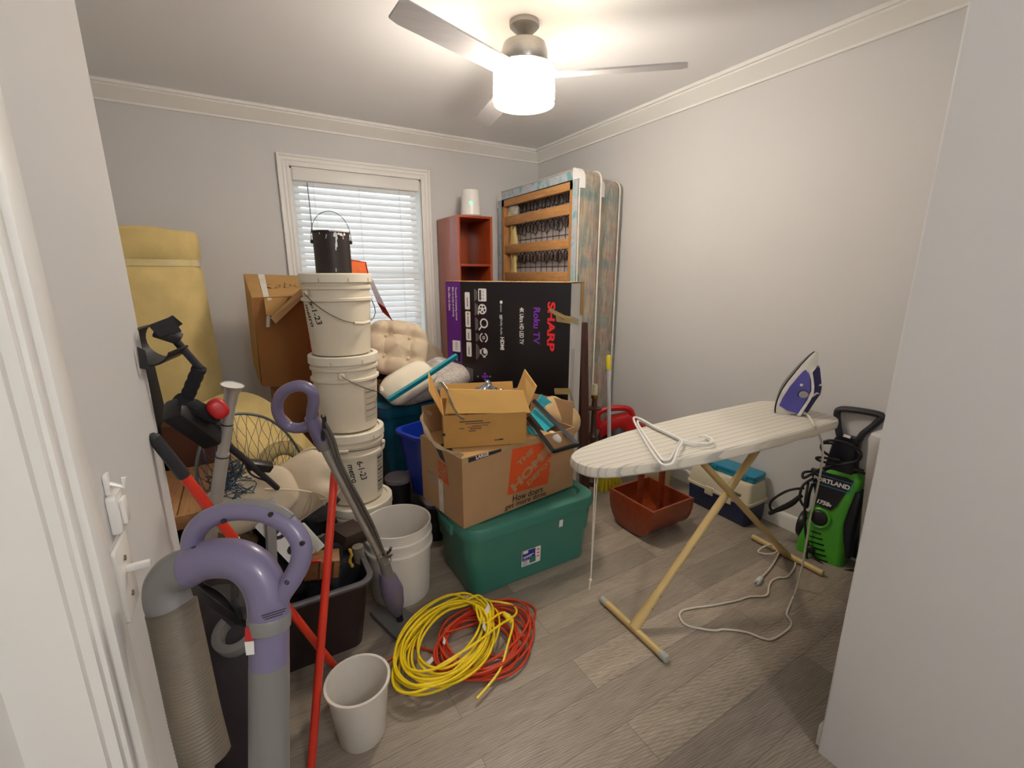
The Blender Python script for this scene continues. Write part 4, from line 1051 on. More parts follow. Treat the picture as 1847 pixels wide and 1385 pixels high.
quad(MB(M_smk), [(0, SW, SH), (SL, SW, SH), (SL, SW+.03, SH+.06), (0, SW+.03, SH+.06)], .004, (0, 1, 0)).build('flap', sbx, world=False)
quad(MB(M_smk), [(0, SW-.01, SH), (0, .03, SH), (-.05, .09, SH+.09), (-.05, SW-.02, SH+.135)], .004, (-1, 0, 0)).build('flap', sbx, world=False)
quad(MB(M_smi), [(SL, .01, SH), (SL, SW-.02, SH), (SL+.05, SW-.02, SH+.13), (SL+.055, .05, SH+.10)], .004, (1, 0, 0)).build('flap', sbx, world=False)
tt = MB(M_ttape)
pth = smooth([sp3(790, 702, .08), sp3(797, 693, .08), sp3(806, 705, .05), sp3(815, 728, .01), sp3(826, 748, -.006), sp3(838, 756, -.012)], 5)
tt.tube(pth, [.010, ]*3+[.010+.006*abs(sin(k*.7)) for k in range(len(pth)-3)], 6, flat=.12, up=(0, 1, .2))
tt.build('torn_tape', sbx, world=False)
pk = MB(mat('crumpled_foil', '6d6e76', .25, .3, 40, metal=.4, coat=.3)).ball((SL*.58, SW*.55, SH+.0), (.11, .09, .085), n=34)
pk.v = [p+V((.02*noise.noise(p*30), .02*noise.noise(p*31+V((4, 0, 0))), .035*noise.noise(p*26+V((0, 7, 0))))) for p in pk.v]
sm = Matrix.Translation(sf) @ sR.to_4x4()
pk.v = [sm @ p for p in pk.v]
tag(pk.build('plastic_wrap', loc=sf+sR @ V((SL*.58, SW*.55, SH-.07)), sharp=180), 'crumpled dark shiny plastic wrap sticking out of the small carton', 'plastic wrap')
# contents of the moving box: teal panels, black frame, kraft bag ------------
M_tealc = mat('teal_panel', '25a3b4', .5, .05, 8)
M_blkf = mat('black_frame', '1b1c22', .3, .08, 12, coat=.2)
def wquad(name, lab, cat, pix, y, t, mt, n=(0, -1, .2)):
    P = [at(px, py, y=yy) for (px, py), yy in zip(pix, y)]
    mb = MB(mt).slab(P, n, t); c = sum(P, V())/4
    return tag(mb.build(name, loc=(c.x, c.y, min(p.z for p in P))), lab, cat)
wquad('teal_board', 'narrow teal panel standing in the moving box behind the black frame', 'panel', [(966.7, 725), (975, 711), (1022, 748), (1008, 758)], (1.86, 1.86, 1.80, 1.80), .012, M_tealc)
wquad('teal_board', 'wide teal panel between the black frame rails in the moving box', 'panel', [(956, 747), (964, 735), (997, 767), (981, 778)], (1.79, 1.82, 1.73, 1.70), .012, M_tealc)
wquad('teal_board', 'small teal corner showing beside the small carton near the black rail', 'panel', [(948, 772), (955, 768), (968, 783), (960, 789)], (1.72, 1.72, 1.68, 1.68), .010, M_tealc)
fr_ = thing('two_rail_frame', 'long black two-railed frame leaning out of the moving box over its front edge', 'stand', at(1010, 808, y=1.62))  # open black frame, two rails joined by an end bar
for a, b in (((962, 722, 1.80), (1042, 802, 1.60)), ((952, 753, 1.72), (998, 814, 1.555))):
    p, q_ = at(a[0], a[1], y=a[2]), at(b[0], b[1], y=b[2])
    MB(M_blkf).tube([p, q_], .0135, 4, flat=1.0, up=(.3, -1, 1)).build('side_rail', fr_)
MB(M_blkf).tube([at(1042, 802, y=1.60), at(998, 814, y=1.555)], .011, 4, up=(.3, -1, 1)).build('end_rail', fr_)
kb = MB(mat('kraft_paper', 'b99a70', .8, .08, 8, bump=.3, bs=30))
Pk = at(1009, 750, y=1.84)
kb.pillow(frame(Pk, (.75, -.25, -.55), (.3, .5, .6)), (.125), .085, .06, .75, nz=.02, seed=3, nu=30, nv=16)
tag(kb.build('kraft_paper_bag', loc=Pk-V((0, 0, .08)), sharp=25), 'crumpled kraft paper bag at the right end of the moving box', 'paper bag')
wp = MB(M_wtape).pillow(frame(at(1001, 788, y=1.66), (.6, -.2, -.6), (.4, .3, .5)), .04, .02, .012, .8, nz=.01, seed=5, nu=20, nv=10)
tag(wp.build('plastic_pouch', loc=at(1001, 790, y=1.66), sharp=20), 'small clear plastic pouch between the black frame rails', 'pouch')
# ------------------------------------------------------------- blue bins
M_blue = mat('blue_plastic', '1537a8', .3, .06, 8, coat=.2)
M_tealb = mat('deep_teal_plastic', '0f5a78', .35, .06, 6)
M_greyl = mat('grey_lid_plastic', '6f6a70', .45, .06, 8)
bt = thing('dark_tote', 'low dark tote with grey lid on the floor under the blue bin', 'storage tote', (.82, 2.27, 0))
MB(M_black).loft([rect_ring(.74, 1.02, 2.08, 2.48, .04, 0), rect_ring(.72, 1.05, 2.05, 2.51, .05, .22)]).build('tub', bt)
MB(M_greyl).loft([rect_ring(.705, 1.07, 2.03, 2.53, .05, .222), rect_ring(.705, 1.07, 2.03, 2.53, .05, .24), rect_ring(.72, 1.05, 2.05, 2.51, .05, .25)]).build('lid', bt)
bb_ = thing('blue_bin', 'bright blue open plastic bin behind the moving box', 'bin', (.82, 2.22, .252))
bl0 = at(705.5, 775, z=.60); bl1 = at(757, 760, z=.60)
ua = (bl1-bl0).normalized(); ub = V((ua.y, -ua.x, 0))
BA, BB = .42, .26
bcx = bl0+ua*BA/2+ub*BB/2
Mbl = frame((bcx.x, bcx.y, 0), ua, -ub)
def br_(i, r, z): return [(x, y, z-.056 if z > .4 else z) for x, y in rrect(BA-2*i, BB-2*i, r, 7)]
m = MB(M_blue).loft([br_(.055, .05, .252), br_(.012, .06, .642), br_(-.004, .07, .645), br_(-.004, .07, .660), br_(.016, .06, .660), br_(.065, .045, .262)], Mbl)
m.build('tub', bb_)
m = MB(mat('scuffed_blue', '5f78cf', .5))
for a, b in (((738, 822), (728, 848)), ((739, 822), (744, 850)), ((752, 815), (756, 862))):
    p, q_ = at(*a, y=2.085+.0), at(*b, y=2.10); m.tube([p, q_], .0025, 4)
tbn = thing('teal_tote', 'dark teal tote by the window carrying the bagged quilt', 'storage tote', (.875, 2.82, 0))
m = MB(M_tealb).loft([rect_ring(.70, 1.06, 2.66, 2.98, .05, 0), rect_ring(.655, 1.10, 2.62, 3.02, .06, .56)]); m.build('tub', tbn)
MB(M_tealb).loft([rect_ring(.64, 1.115, 2.605, 3.035, .06, .56), rect_ring(.635, 1.12, 2.60, 3.04, .065, .58), rect_ring(.64, 1.115, 2.605, 3.035, .06, .625), rect_ring(.66, 1.095, 2.62, 3.02, .06, .632)]).build('lid', tbn)
gl_ = thing('lidded_pail', 'dark pail with grey lid beside the bucket stack, left of the blue bin', 'pail', (.625, 2.27, 0))
MB(M_greyl).lathe([(.0, .312), (.066, .312), (.072, .318), (.072, .335), (.066, .342), (.0, .345)], TR(.625, 2.27), 30).build('lid', gl_)
MB(M_black).lathe([(.0, 0), (.056, 0), (.064, .311), (.0, .311)], TR(.625, 2.27), 24).build('pail_body', gl_)
# quilt bag, pillow, teal strip, cushions ------------------------------------
M_quilt = NT('bagged_quilt'); g = M_quilt; n1 = g.noise(g.co(scale=(3, 3, 12)), 8, 5, .7, 1.5)
g.l(g.ramp(n1, [(.3, lin('8d857f')), (.48, lin('b3aaa2')), (.62, lin('cfc8c2')), (.75, lin('8f8c90'))]), g.b.inputs['Base Color'])
g.b.inputs['Roughness'].default_value = .3; g.b.inputs['Coat Weight'].default_value = .4; g.bump(n1, .6, .01); M_quilt = g.m
M_pill = mat('white_pillow_cloth', 'ded5c2', .85, .04, 10, bump=.5, bs=18)
M_beige = mat('beige_cushion_cloth', 'cdbda4', .9, .06, 9, bump=.35, bs=26)
M_tealk = mat('teal_plastic_strip', '1b8c9e', .3, .05, 8)
qc = at(775, 700, y=2.66)
q_ = MB(M_quilt).pillow(frame((qc.x, 2.70, .735), (1, .05, .16), (0, 1, .05)), .27, .19, .095, .55, nz=.035, seed=1, nu=60, nv=28)
q_.v = [V((p.x, p.y, max(p.z, .636))) for p in q_.v]
tag(q_.build('bagged_quilt', loc=(qc.x, 2.70, .636), sharp=40), 'pale quilt in a clear plastic bag on the teal tote', 'quilt')
pw_ = MB(M_pill).pillow(frame(at(737, 688, y=2.50)+V((0, .0, -.005)), (.86, .15, .36), (-.35, .5, .75)), .165, .095, .055, .6, nz=.02, seed=9, nu=50, nv=24)
tag(pw_.build('pillow', loc=at(737, 700, y=2.5), sharp=50), 'white pillow leaning on the bagged quilt beside the buckets', 'pillow')
ts = MB(M_tealk); a_, b_ = at(700, 722, y=2.36), at(824, 641, y=2.40)
ts.tube([a_, a_.lerp(b_, .5)+V((0, 0, -.004)), b_], .0155, 4, flat=1.15, up=(0, -1, .6))
tag(ts.build('teal_strip', loc=a_), 'long teal plastic strip lying up across the pillow and quilt', 'plastic strip')
tu = [(-.085, -.085), (.085, -.085), (-.085, .085), (.085, .085), (0, 0)]
cc = at(716, 628, y=2.93)
ct0 = thing('tufted_cushion', 'beige tufted chair cushion propped against the window behind the buckets', 'cushion', cc-V((0, 0, .17)), 0, 'beige chair cushions')
cu = MB(M_beige).pillow(frame(cc, (.93, -.25, -.16), (.12, .45, .88)), .20, .19, .085, .62, tufts=[(-.075, -.065), (.075, -.065), (-.075, .075), (.075, .075)], td=.5, tr=.05, creases=.075, nz=.008, nu=64, nv=32)
cu.build('pad', ct0, sharp=60)
Mcu = frame(cc, (.93, -.25, -.16), (.12, .45, .88))
for a in (-.075, .075):
    for b in (-.07, .07):
        for s in (1, -1): MB(M_beige).ball((a, b, s*.036), (.011, .011, .006), Mcu, 12).build('button', ct0)
cc = at(762, 643, y=3.10)
cu = MB(M_beige).pillow(frame(cc, (.8, -.1, -.55), (.4, .5, .6)), .16, .13, .06, .6, tufts=[(.0, .0)], td=.5, tr=.07, nz=.008, seed=4)
tag(cu.build('tufted_cushion', loc=cc-V((0, 0, .12)), sharp=60), 'beige cushion corner behind the tufted one, nearest the window casing', 'cushion', 'beige chair cushions')
mb_ = MB(mat('brown_blanket', '6b4636', .9, .12, 20, bump=.4)).pillow(TR(.80, 3.17, .80, 0, 0, 8), .27, .22, .10, .6, nz=.02, seed=6)
bt2 = thing('brown_carton', 'brown carton under the beige cushions by the window', 'cardboard box', (.82, 3.25, 0))
MB(M_kraft).span((.60, 3.06, 0), (1.10, 3.46, .72), None, .003).build('carton', bt2)
tag(mb_.build('folded_blanket', loc=(.80, 3.17, .72), sharp=60), 'folded brown blanket under the beige tufted cushion', 'blanket')
# ------------------------------------------------------------ buckets
M_bkt = mat('white_bucket', 'e0d6c2', .38, .025, 5, sub=.05)
M_lidb = mat('bucket_lid', 'e5ddcb', .4, .02, 6)
M_wire = mat('bail_wire', '6d675f', .4, .1, metal=.8)
BH = .345
def bucket_prof(h=BH):
    return [(.0, .004), (.118, .004), (.121, 0), (.125, .004), (.128, .03), (.140, h-.115), (.140, h-.112), (.150, h-.108), (.150, h-.098), (.141, h-.094), (.1415, h-.062), (.149, h-.058), (.149, h-.048), (.142, h-.044), (.1425, h-.012), (.146, h-.010), (.146, h-.002), (.1405, h-.002)]
def make_bucket(lab, lid=True):
    b = thing('bucket', lab, 'bucket', (0, 0, 0), 0, 'stacked lidded buckets' if lid else None)
    p = bucket_prof()
    if not lid: p = p+[(.1385, BH-.004), (.136, BH-.10), (.1225, .012), (.0, .010)]
    MB(M_bkt).lathe(p, None, 48).build('tub', b)
    if lid:
        MB(M_lidb).lathe([(.0, BH-.006), (.128, BH-.006), (.132, BH+.006), (.146, BH+.007), (.152, BH+.003), (.153, BH-.030), (.149, BH-.031), (.148, BH-.012)], None, 48).build('lid', b)
    return b
def bail(b, a0, drop, swing, grip=True):
    """wire handle hanging in front; a0 = ear angle, drop = how far the middle hangs"""
    r = .155; z0 = BH-.075
    e1, e2_ = V((r*cos(a0), r*sin(a0), z0)), V((-r*cos(a0), -r*sin(a0), z0))
    mid = V((sin(a0), -cos(a0), 0))
    pts = []
    for k in range(13):
        t = pi*k/12; c = (e1+e2_)/2
        pts.append(c+V((cos(a0), sin(a0), 0))*r*cos(t)*1.02+mid*sin(t)*swing+V((0, 0, -drop*sin(t))))
    w_ = MB(M_wire).tube(pts, .0022, 6).build('bail_handle', b, world=False)
    m = MB(M_bkt)
    for s in (1, -1): m.lathe([(.0, .147), (.014, .147), (.014, .155), (.010, .158), (.0, .158)], Matrix(((0, 0, s*cos(a0), 0), (0, 1, 0, 0), (1, 0, 0, z0), (0, 0, 0, 1))) if False else frame((0, 0, z0), V((0, 0, 1)), V((-s*sin(a0), s*cos(a0), 0))), 12)
    m.build('handle_ears', b, world=False)['kind'] = 'stuff'
    if grip: MB(M_bkt).tube(pts[5:8], .008, 8).build('hand_grip', w_, world=False)
b4 = make_bucket('bottom bucket of the white bucket stack, mostly behind the open bucket')
def on_bucket(b, txts, ang, z0, size, mt, tilt=-70, line=.045):
    m = MB(mt)
    for k, tx in enumerate(txts):
        t = MB(mt).text(tx, size, Matrix(), bold=.0007, shear=.15)
        a = radians(tilt)
        for fc in t.f:
            vs = []
            for i in fc:
                p = t.v[i]; x = p.x*cos(a)-(p.y-line*k)*sin(a); z = p.x*sin(a)+(p.y-line*k)*cos(a)
                zz = z0+z; rr = .128+.012*(zz-.03)/(BH-.145)+.0012; th = ang+x/rr
                vs.append((rr*cos(th), rr*sin(th), zz))
            m.add(vs, [list(range(len(vs)))])
    return m.build('marker_writing', b, world=False)
bk3 = make_bucket('third bucket down in the white stack, with marker date and a printed side label')
bk2 = make_bucket('second bucket down in the white stack, unmarked with a faded side label')
bk1 = make_bucket('top bucket of the white stack, with marker date, under the black paint can')
cxy = [(.392, 2.12), (.382, 2.15), (.382, 2.165), (.378, 2.17)]
zb_ = 0
for b, (x, y), rz in zip((b4, bk3, bk2, bk1), cxy, (0, 0, 0, 0)):
    b.location = (x, y, zb_); zb_ += BH+.0065
camdir = atan2(-2.15, -.41)
bail(bk1, camdir+radians(127), .13, .160)
bail(bk2, camdir+radians(175), .11, .160)
bail(bk3, camdir+radians(70), -.015, .162)
on_bucket(bk1, ('6-1-23', 'metro'), camdir-radians(42), .19, .040, M_blackp, -72, .042)
on_bucket(bk3, ('6-1-23', 'metro'), camdir+radians(14), .175, .038, M_blackp, -80, .042)
def label_patch(b, ang, da, z0, z1, mt, lines):
    m = MB(mt); R_ = lambda z: .128+.012*(z-.03)/(BH-.145)+.0008
    m.grid(lambda u, w: (R_(z0+(z1-z0)*w)*cos(ang-da+2*da*u), R_(z0+(z1-z0)*w)*sin(ang-da+2*da*u), z0+(z1-z0)*w), 8, 3)
    m.use(M_blackp if lines > 5 else M_pgrey)
    for k in range(lines):
        zc = z1-(z1-z0)*(k+.7)/(lines+.5); hh = .0035 if k % 3 else .008
        m.grid(lambda u, w: ((R_(zc)+.0009)*cos(ang-da*.85+1.7*da*u*(1 if k % 2 else .8)), (R_(zc)+.0009)*sin(ang-da*.85+1.7*da*u*(1 if k % 2 else .8)), zc+hh*(w-.5)), 6, 2)
    m.build('side_label', b, world=False)
M_fade = mat('faded_label', 'c9bda4', .5, .05)
label_patch(bk2, camdir+radians(52), .33, .04, .20, M_fade, 5)
label_patch(bk3, camdir+radians(62), .22, .03, .22, mat('grey_label', 'b9b2a2', .5), 9)
for b, ang in ((bk1, 20), (bk1, -25), (bk1, -70), (bk1, 60), (bk2, 30), (bk2, -20), (bk3, 40), (bk3, -30)):
    a = camdir+radians(ang)
    MB(M_fade).box((0, 0, 0), (.004, .003, .018), frame((.1535*cos(a), .1535*sin(a), BH-.022), (-sin(a), cos(a), 0), (0, 0, 1)) @ Euler((radians(90), 0, 0)).to_matrix().to_4x4()).build('tear_notch', b, world=False)
ob = make_bucket('open white bucket on the floor in front of the bucket stack', False)
ob.location = (.480, 1.80, 0)
for ch in ob.children: ch.data.materials[0] = mat('bright_white_bucket', 'e2dcd2', .38, .02, 5); ob.scale = (1, 1, 1.03)
# paint can
pc = thing('paint_can', 'black paint can with white drips and wire handle on the top bucket', 'paint can', (.374, 2.165, zb_-.002))
px_, py_, pz_ = .374, 2.165, zb_-.0035
M_can = mat('black_paint_can', '2a2120', .4, .12, 20)
m = MB(M_can).lathe([(.0, pz_), (.088, pz_), (.090, pz_+.003), (.087, pz_+.006), (.087, pz_+.195), (.0905, pz_+.198), (.0905, pz_+.205), (.080, pz_+.205), (.078, pz_+.19), (.0, pz_+.188)], TR(px_, py_), 44); m.use(M_pwhite)
cd = atan2(-py_, -px_)
def drip(a, z, w_, h_, n=10):
    m.add([((.0882+.0006)*cos(a+w_*cos(2*pi*k/n)/.088*(1 if sin(2*pi*k/n) < 0 else .6)), (.0882+.0006)*sin(a+w_*cos(2*pi*k/n)/.088*(1 if sin(2*pi*k/n) < 0 else .6)), z+h_*sin(2*pi*k/n)) for k in range(n)], [list(range(n))], TR(px_, py_, pz_))
for a, z, w_, h_ in ((12, .185, .012, .012), (16, .178, .006, .018), (14, .15, .006, .026), (11, .128, .0035, .018), (32, .187, .010, .008), (38, .176, .003, .012), (44, .19, .008, .008), (-14, .180, .003, .006), (-16, .170, .0025, .005), (-36, .19, .004, .004), (6, .02, .0025, .01), (24, .19, .012, .006)):
    drip(cd+radians(a), z, w_, h_)
m.build('can_body', pc)
MB(M_pwhite).tube([(px_+.0905*cos(cd+radians(a)), py_+.0905*sin(cd+radians(a)), pz_+.202+.003*noise.noise(V((a*.2, 0, 0)))) for a in range(-5, 66, 5)], .0042, 6).build('paint_rim', pc)
for s in (1, -1):
    a = cd+radians(88)*s
    MB(M_can).ball((px_+.091*cos(a), py_+.091*sin(a), pz_+.155), (.009, .009, .010), n=10).build('handle_ear', pc)
pts = []
ax = V((cos(cd+radians(88)), sin(cd+radians(88)), 0))
for k in range(17):
    t = pi*k/16; pts.append(V((px_, py_, pz_+.155))+ax*.094*cos(t)+V((0, 0, .145*sin(t)**.8)))
MB(M_wire).tube(pts, .0018, 6).build('wire_handle', pc)

pc.scale = (.86, .86, .87); pc.location = (.374, 2.165, zb_-.0015)
# -------------------------------------------------- foam roll at far left
fo = thing('foam_roll', 'tall yellow foam mattress roll with clear tape band in the far left corner', 'foam mattress', (-.40, 3.35, 0))
def foam_ring(z, cx, hw, hd, cy=3.42, wob=.0):
    o = []
    for x, y in rrect(2*hw, 2*hd, min(hw, hd)*.75, 7, cx, cy):
        o.append((x+wob*noise.noise(V((x*4, y*4, z*2))), y+wob*noise.noise(V((x*5, z*3, y*4))), z))
    return o
rings = []
for z, cx, hw, hd in ((0, -.42, .27, .24), (.12, -.42, .275, .25), (.35, -.42, .27, .245), (.60, -.42, .262, .24), (.85, -.42, .255, .235), (1.10, -.42, .25, .23), (1.32, -.42, .25, .225), (1.42, -.42, .248, .215), (1.455, -.42, .236, .195), (1.475, -.42, .236, .195), (1.50, -.42, .248, .212), (1.60, -.42, .252, .22), (1.635, -.42, .252, .22), (1.64, -.42, .248, .215)):
    rings.append(foam_ring(z, cx, hw, hd, wob=.02))
MB(M_foamy).loft(rings).build('foam_body', fo)
inn = MB(M_foamy)
for k, (a, c) in enumerate(((.17, .14), (.09, .07))): inn.loft([foam_ring(1.63, -.44, a, c), foam_ring(1.648+.012*k, -.44, a, c), foam_ring(1.655+.012*k, -.44, a*.9, c*.9)])
inn.build('rolled_layers', fo)
MB(mat('clear_tape_band', 'e0cf98', .12, .05, 20, coat=.6)).loft([foam_ring(1.448, -.42, .242, .202), foam_ring(1.483, -.42, .242, .202)], cap=False).build('tape_band', fo)
# foam slab draped in front
fs = MB(M_foamy)
c00, c10, c01, c11 = at(330, 742, y=3.0), at(395, 712, y=3.05), at(430, 880, y=2.35), at(568, 806, y=2.55)
def slabf(u, w):
    p = c00.lerp(c10, u).lerp(c01.lerp(c11, u), w)
    return p+V((0, 0, .10*sin(pi*w)*(.3+u)+.05*sin(2*pi*u)*w))
fs.grid(slabf, 16, 16, thick=.05)
lowz = min(p.z for p in fs.v)
tag(fs.build('foam_slab', loc=(.0, 2.6, lowz)), 'loose yellow foam slab sagging in front of the foam roll', 'foam slab')
sc_ = MB(M_foamy); pc_ = at(510, 828, y=2.3)
arc = [pc_+V((.075*cos(a), .02, .07*sin(a)-.02)) for a in [radians(k*15) for k in range(0, 13)]]
sc_.tube(arc, .032, 10, flat=1.6, up=(0, 1, 0))
tag(sc_.build('foam_scrap', loc=pc_-V((0, 0, .05)), sharp=60), 'curled yellow foam scrap beside the net hoop below the slab', 'foam scrap')
# ------------------------------------------------ tall carton at far left
def hbox(name, lab, cat, mt, corners, group=None):
    pass
kc = thing('tall_carton', 'tall open brown carton with scribbled top leaning by the window', 'cardboard box', at(510, 697, y=2.95))
tfl, tfr = at(455, 537, y=2.92), at(575, 533, y=2.92)
tbl, tbr = at(440, 494, y=3.22), at(585, 499, y=3.22)
bfl, bfr = at(473, 697, y=3.02), at(565, 697, y=3.02)
bbl, bbr = at(459, 655, y=3.32), at(575, 655, y=3.32)
M_kwood = mat('wood_brown_card', '9c6a3a', .8, .07, 4)  # plain wood-brown card for the tall and low cartons
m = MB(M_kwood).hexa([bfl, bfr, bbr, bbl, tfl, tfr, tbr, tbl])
n_top = (tfr-tfl).cross(tbl-tfl).normalized()
Ft = frame(tfl.lerp(tfr, .42).lerp(tbl.lerp(tbr, .42), .5)+n_top*.004, tfr-tfl, tbl-tfl)
m.use(M_blackp).text('Kabel', .11, Ft @ TR(.01, -.01, 0, 0, 0, 6), shear=.25, bold=-.003)
m.use(M_kraft).add([p+n_top*.001 for p in (tfl, tfr, tbr, tbl)], [(0, 1, 2, 3)])
e1, e2 = (tfr-tfl).normalized(), (tbl-tfl).normalized(); Lx = (tfr-tfl).length; Ly = (tbl-tfl).length
m.use(M_wtape)
def tq(u0, u1, n=.0022): return [tfl+e1*u0*Lx+n_top*n, tfl+e1*u1*Lx+n_top*n, tbl+(tbr-tbl)*u1+n_top*n, tbl+(tbr-tbl)*u0+n_top*n]
m.add(tq(.16, .24), [(0, 1, 2, 3)])
m.build('carton', kc)
m = MB(M_kraft)
fl_ = [at(545, 540, y=2.90), at(567, 520, y=2.90), at(500, 583, y=2.86), at(487, 572, y=2.86)]
MB(M_kraftL).slab([at(488, 573, y=2.88), at(497, 584, y=2.88), at(573, 512, y=2.90), at(555, 508, y=2.92)], (0, -1, .2), .004).build('loose_strip', kc)
MB(M_kraft).slab([at(476, 538, y=2.915), at(520, 536, y=2.915), at(500, 571, y=2.90), at(480, 568, y=2.90)], (0, -1, .2), .003).build('torn_flap', kc)
MB(M_kraft).slab([at(440, 494, y=3.22), at(455, 537, y=2.92), at(471, 695, y=3.02), at(458, 655, y=3.32)], (-1, 0, 0), .003).build('side_panel', kc)
MB(M_wtape).slab([at(482, 537, y=2.91), at(490, 537, y=2.91), at(486, 590, y=2.925), at(480, 590, y=2.925)], (0, -1, 0), .001).build('hanging_tape', kc)
lc_ = thing('low_carton', 'brown carton under the tall leaning carton by the far wall', 'cardboard box', at(525, 790, y=3.05))
a_, b_ = at(492, 704, y=3.0), at(575, 704, y=3.0)
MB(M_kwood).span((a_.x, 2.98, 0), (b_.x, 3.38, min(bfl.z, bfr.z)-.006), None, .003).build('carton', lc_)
lc_.location.z = 0
for ch in lc_.children: ch.location.z = 0
lc_.children[0].data.transform(Matrix.Translation((0, 0, at(525, 790, y=3.05).z)))
# ----------------------------------------------------- red upright carton
M_redc = mat('red_carton_print', 'a31212', .5, .08, 6)
M_orngc = mat('orange_carton_inside', 'd9642c', .6, .15, 5)
M_lil = mat('pale_carton_inside', 'c2b4bb', .6, .06, 5)
rc = thing('red_carton', 'tall red carton with open flaps standing behind the bucket stack', 'cardboard box', (.50, 2.86, 0))
rx0, rx1 = at(561, 600, y=2.72).x, .622
m = MB(M_redc).span((rx0, 2.72, 0), (rx1, 2.86, 1.36), None, .002)
m.use(M_pgrey)
for px, py in ((562, 603), (565, 606), (594, 752), (599, 770)): 
    p = at(px, py, y=2.719); m.rect(.05, .012, frame((p.x, 2.7192, p.z), (.3, 0, 1), (-1, 0, .3)))
m.build('carton', rc)
q1 = [at(634, 505, y=2.80), at(666, 505, y=2.80), at(659, 473, y=2.90), at(632, 469, y=2.90)]
MB(M_orngc).slab(q1, (0, -1, .2), .003).build('flap', rc)
MB(M_redc).tube([q1[1]+V((0, -.004, 0)), q1[2]+V((0, -.004, 0)), q1[3]+V((0, -.004, 0))], .004, 4).build('flap_edge', rc)
q2 = [at(665, 506, y=2.78), at(671, 503, y=2.80), at(695, 555, y=2.86), at(680, 545, y=2.86)]
sd = MB(M_lil).slab(q2, (.4, -1, .2), .003); sd.build('flap', rc)
MB(M_redc).slab([at(680, 545, y=2.86), at(695, 555, y=2.86), at(708, 579, y=2.89), at(690, 563, y=2.89)], (.4, -1, .2), .003).build('flap_tip', rc)
# -------------------------------------------------- dark things at far left
M_dbag = mat('black_cloth', '17151a', .9, .15, 10, bump=.3, bs=14)
bg_ = MB(M_dbag)
bg_.loft([[(x, y, z) for x, y in rrect(2*w_, 2*d_, .05, 5, cx, cy)] for z, w_, d_, cx, cy in ((0, .13, .22, -.52, 2.68), (.3, .13, .2, -.52, 2.68), (.7, .12, .18, -.51, 2.66), (.98, .11, .17, -.50, 2.65), (1.06, .07, .13, -.49, 2.64))])
bg_.v = [p+V((.02*noise.noise(p*6), .02*noise.noise(p*7), 0)) for p in bg_.v]
tag(bg_.build('garment_bag', loc=(-.52, 2.68, 0)), 'black cloth bag standing against the left wall in front of the foam', 'bag')
# wooden crate with plank top
M_crate = wood('crate_wood', '9a6a44', 'c0905f', .65, 1, 5)
a_, b_ = at(313, 928, y=1.92), at(436, 906, y=1.92)
ztop = (a_.z+b_.z)/2
wc = thing('wooden_crate', 'low wooden crate with plank top at the left under the net', 'crate', (-.30, 2.15, 0))
for k in range(3): MB(M_crate).span((-.62+.165*k, 1.92, ztop-.02), (-.62+.165*(k+1)-.004, 2.40, ztop), None, .002).build('plank', wc)
MB(M_crate).span((-.62, 1.905, ztop-.055), (-.125, 1.92, ztop), None, .002).build('rail', wc)
MB(M_crate).span((-.62, 2.40, ztop-.055), (-.125, 2.415, ztop), None, .002).build('rail', wc)
for x in (-.60, -.145):
    for y in (1.93, 2.38): MB(M_crate).span((x-.018, y-.015, 0), (x+.018, y+.02, ztop-.02), None, .002).build('leg', wc)
cb = MB(mat('dark_brown_card', '5a3420', .8, .1, 5)).hexa([(-.37, 2.44, 0), (-.13, 2.44, 0), (-.13, 2.60, 0), (-.37, 2.60, 0), (-.37, 2.45, .74), (-.13, 2.45, .70), (-.13, 2.58, .70), (-.37, 2.58, .74)])
tag(cb.build('brown_case', loc=(-.25, 2.52, 0)), 'dark brown case standing behind the wooden crate', 'case')
# ---------------------------------------------------------- landing net
M_alu = mat('aluminium', 'b9b5ae', .35, .06, 20, metal=.45)
M_hoop = mat('grey_hoop', '6f7577', .4, .1, 15, metal=.5)
M_net = mat('blue_net', '23425a', .8, .25, 30)
ln = thing('landing_net', 'fishing net on a grey oval hoop with blue black mesh', 'fishing net', at(450, 850, y=1.98))
hoopx = [(357, 880), (354, 845), (361, 805), (377, 775), (405, 752), (440, 746), (480, 754), (512, 776), (533, 803), (548, 832), (560, 858)]
hy_ = [1.85, 1.86, 1.88, 1.92, 1.97, 2.02, 2.06, 2.08, 2.09, 2.09, 2.08]
hoop = smooth([at(x, y, y=yy) for (x, y), yy in zip(hoopx, hy_)], 5)
MB(M_hoop).tube(hoop, .0055, 8).build('hoop', ln)
MB(M_hoop).tube(smooth([at(357, 880, y=1.85), at(372, 905, y=1.86), at(400, 915, y=1.88), at(430, 905, y=1.92)], 5), .0055, 8).build('hoop', ln)
nm = MB(M_net); n_ = len(hoop); bot = at(470, 890, y=1.95)
def netp(i, w):     # sagging pocket
    p = hoop[i]; c = bot+V((.14*(i/(n_-1)-.5), .0, .0))
    q = p.lerp(c, w); return q+V((.006*sin(i*2.1+w*9), -.10*sin(pi*w*.8), -.05*sin(pi*w)))
R_ = 11
for r in range(R_):
    for i in range(0, n_-2, 2):
        o_ = (r % 2)
        a0, b0, c0 = netp(min(i+o_, n_-1), r/R_), netp(min(i+1+o_, n_-1), (r+1)/R_), netp(min(i+2+o_, n_-1), r/R_)
        nm.tube([a0, b0], .0011, 3, cap=False); nm.tube([b0, c0], .0011, 3, cap=False)
nm.build('mesh', ln)['kind'] = 'stuff'
nb = MB(M_net)
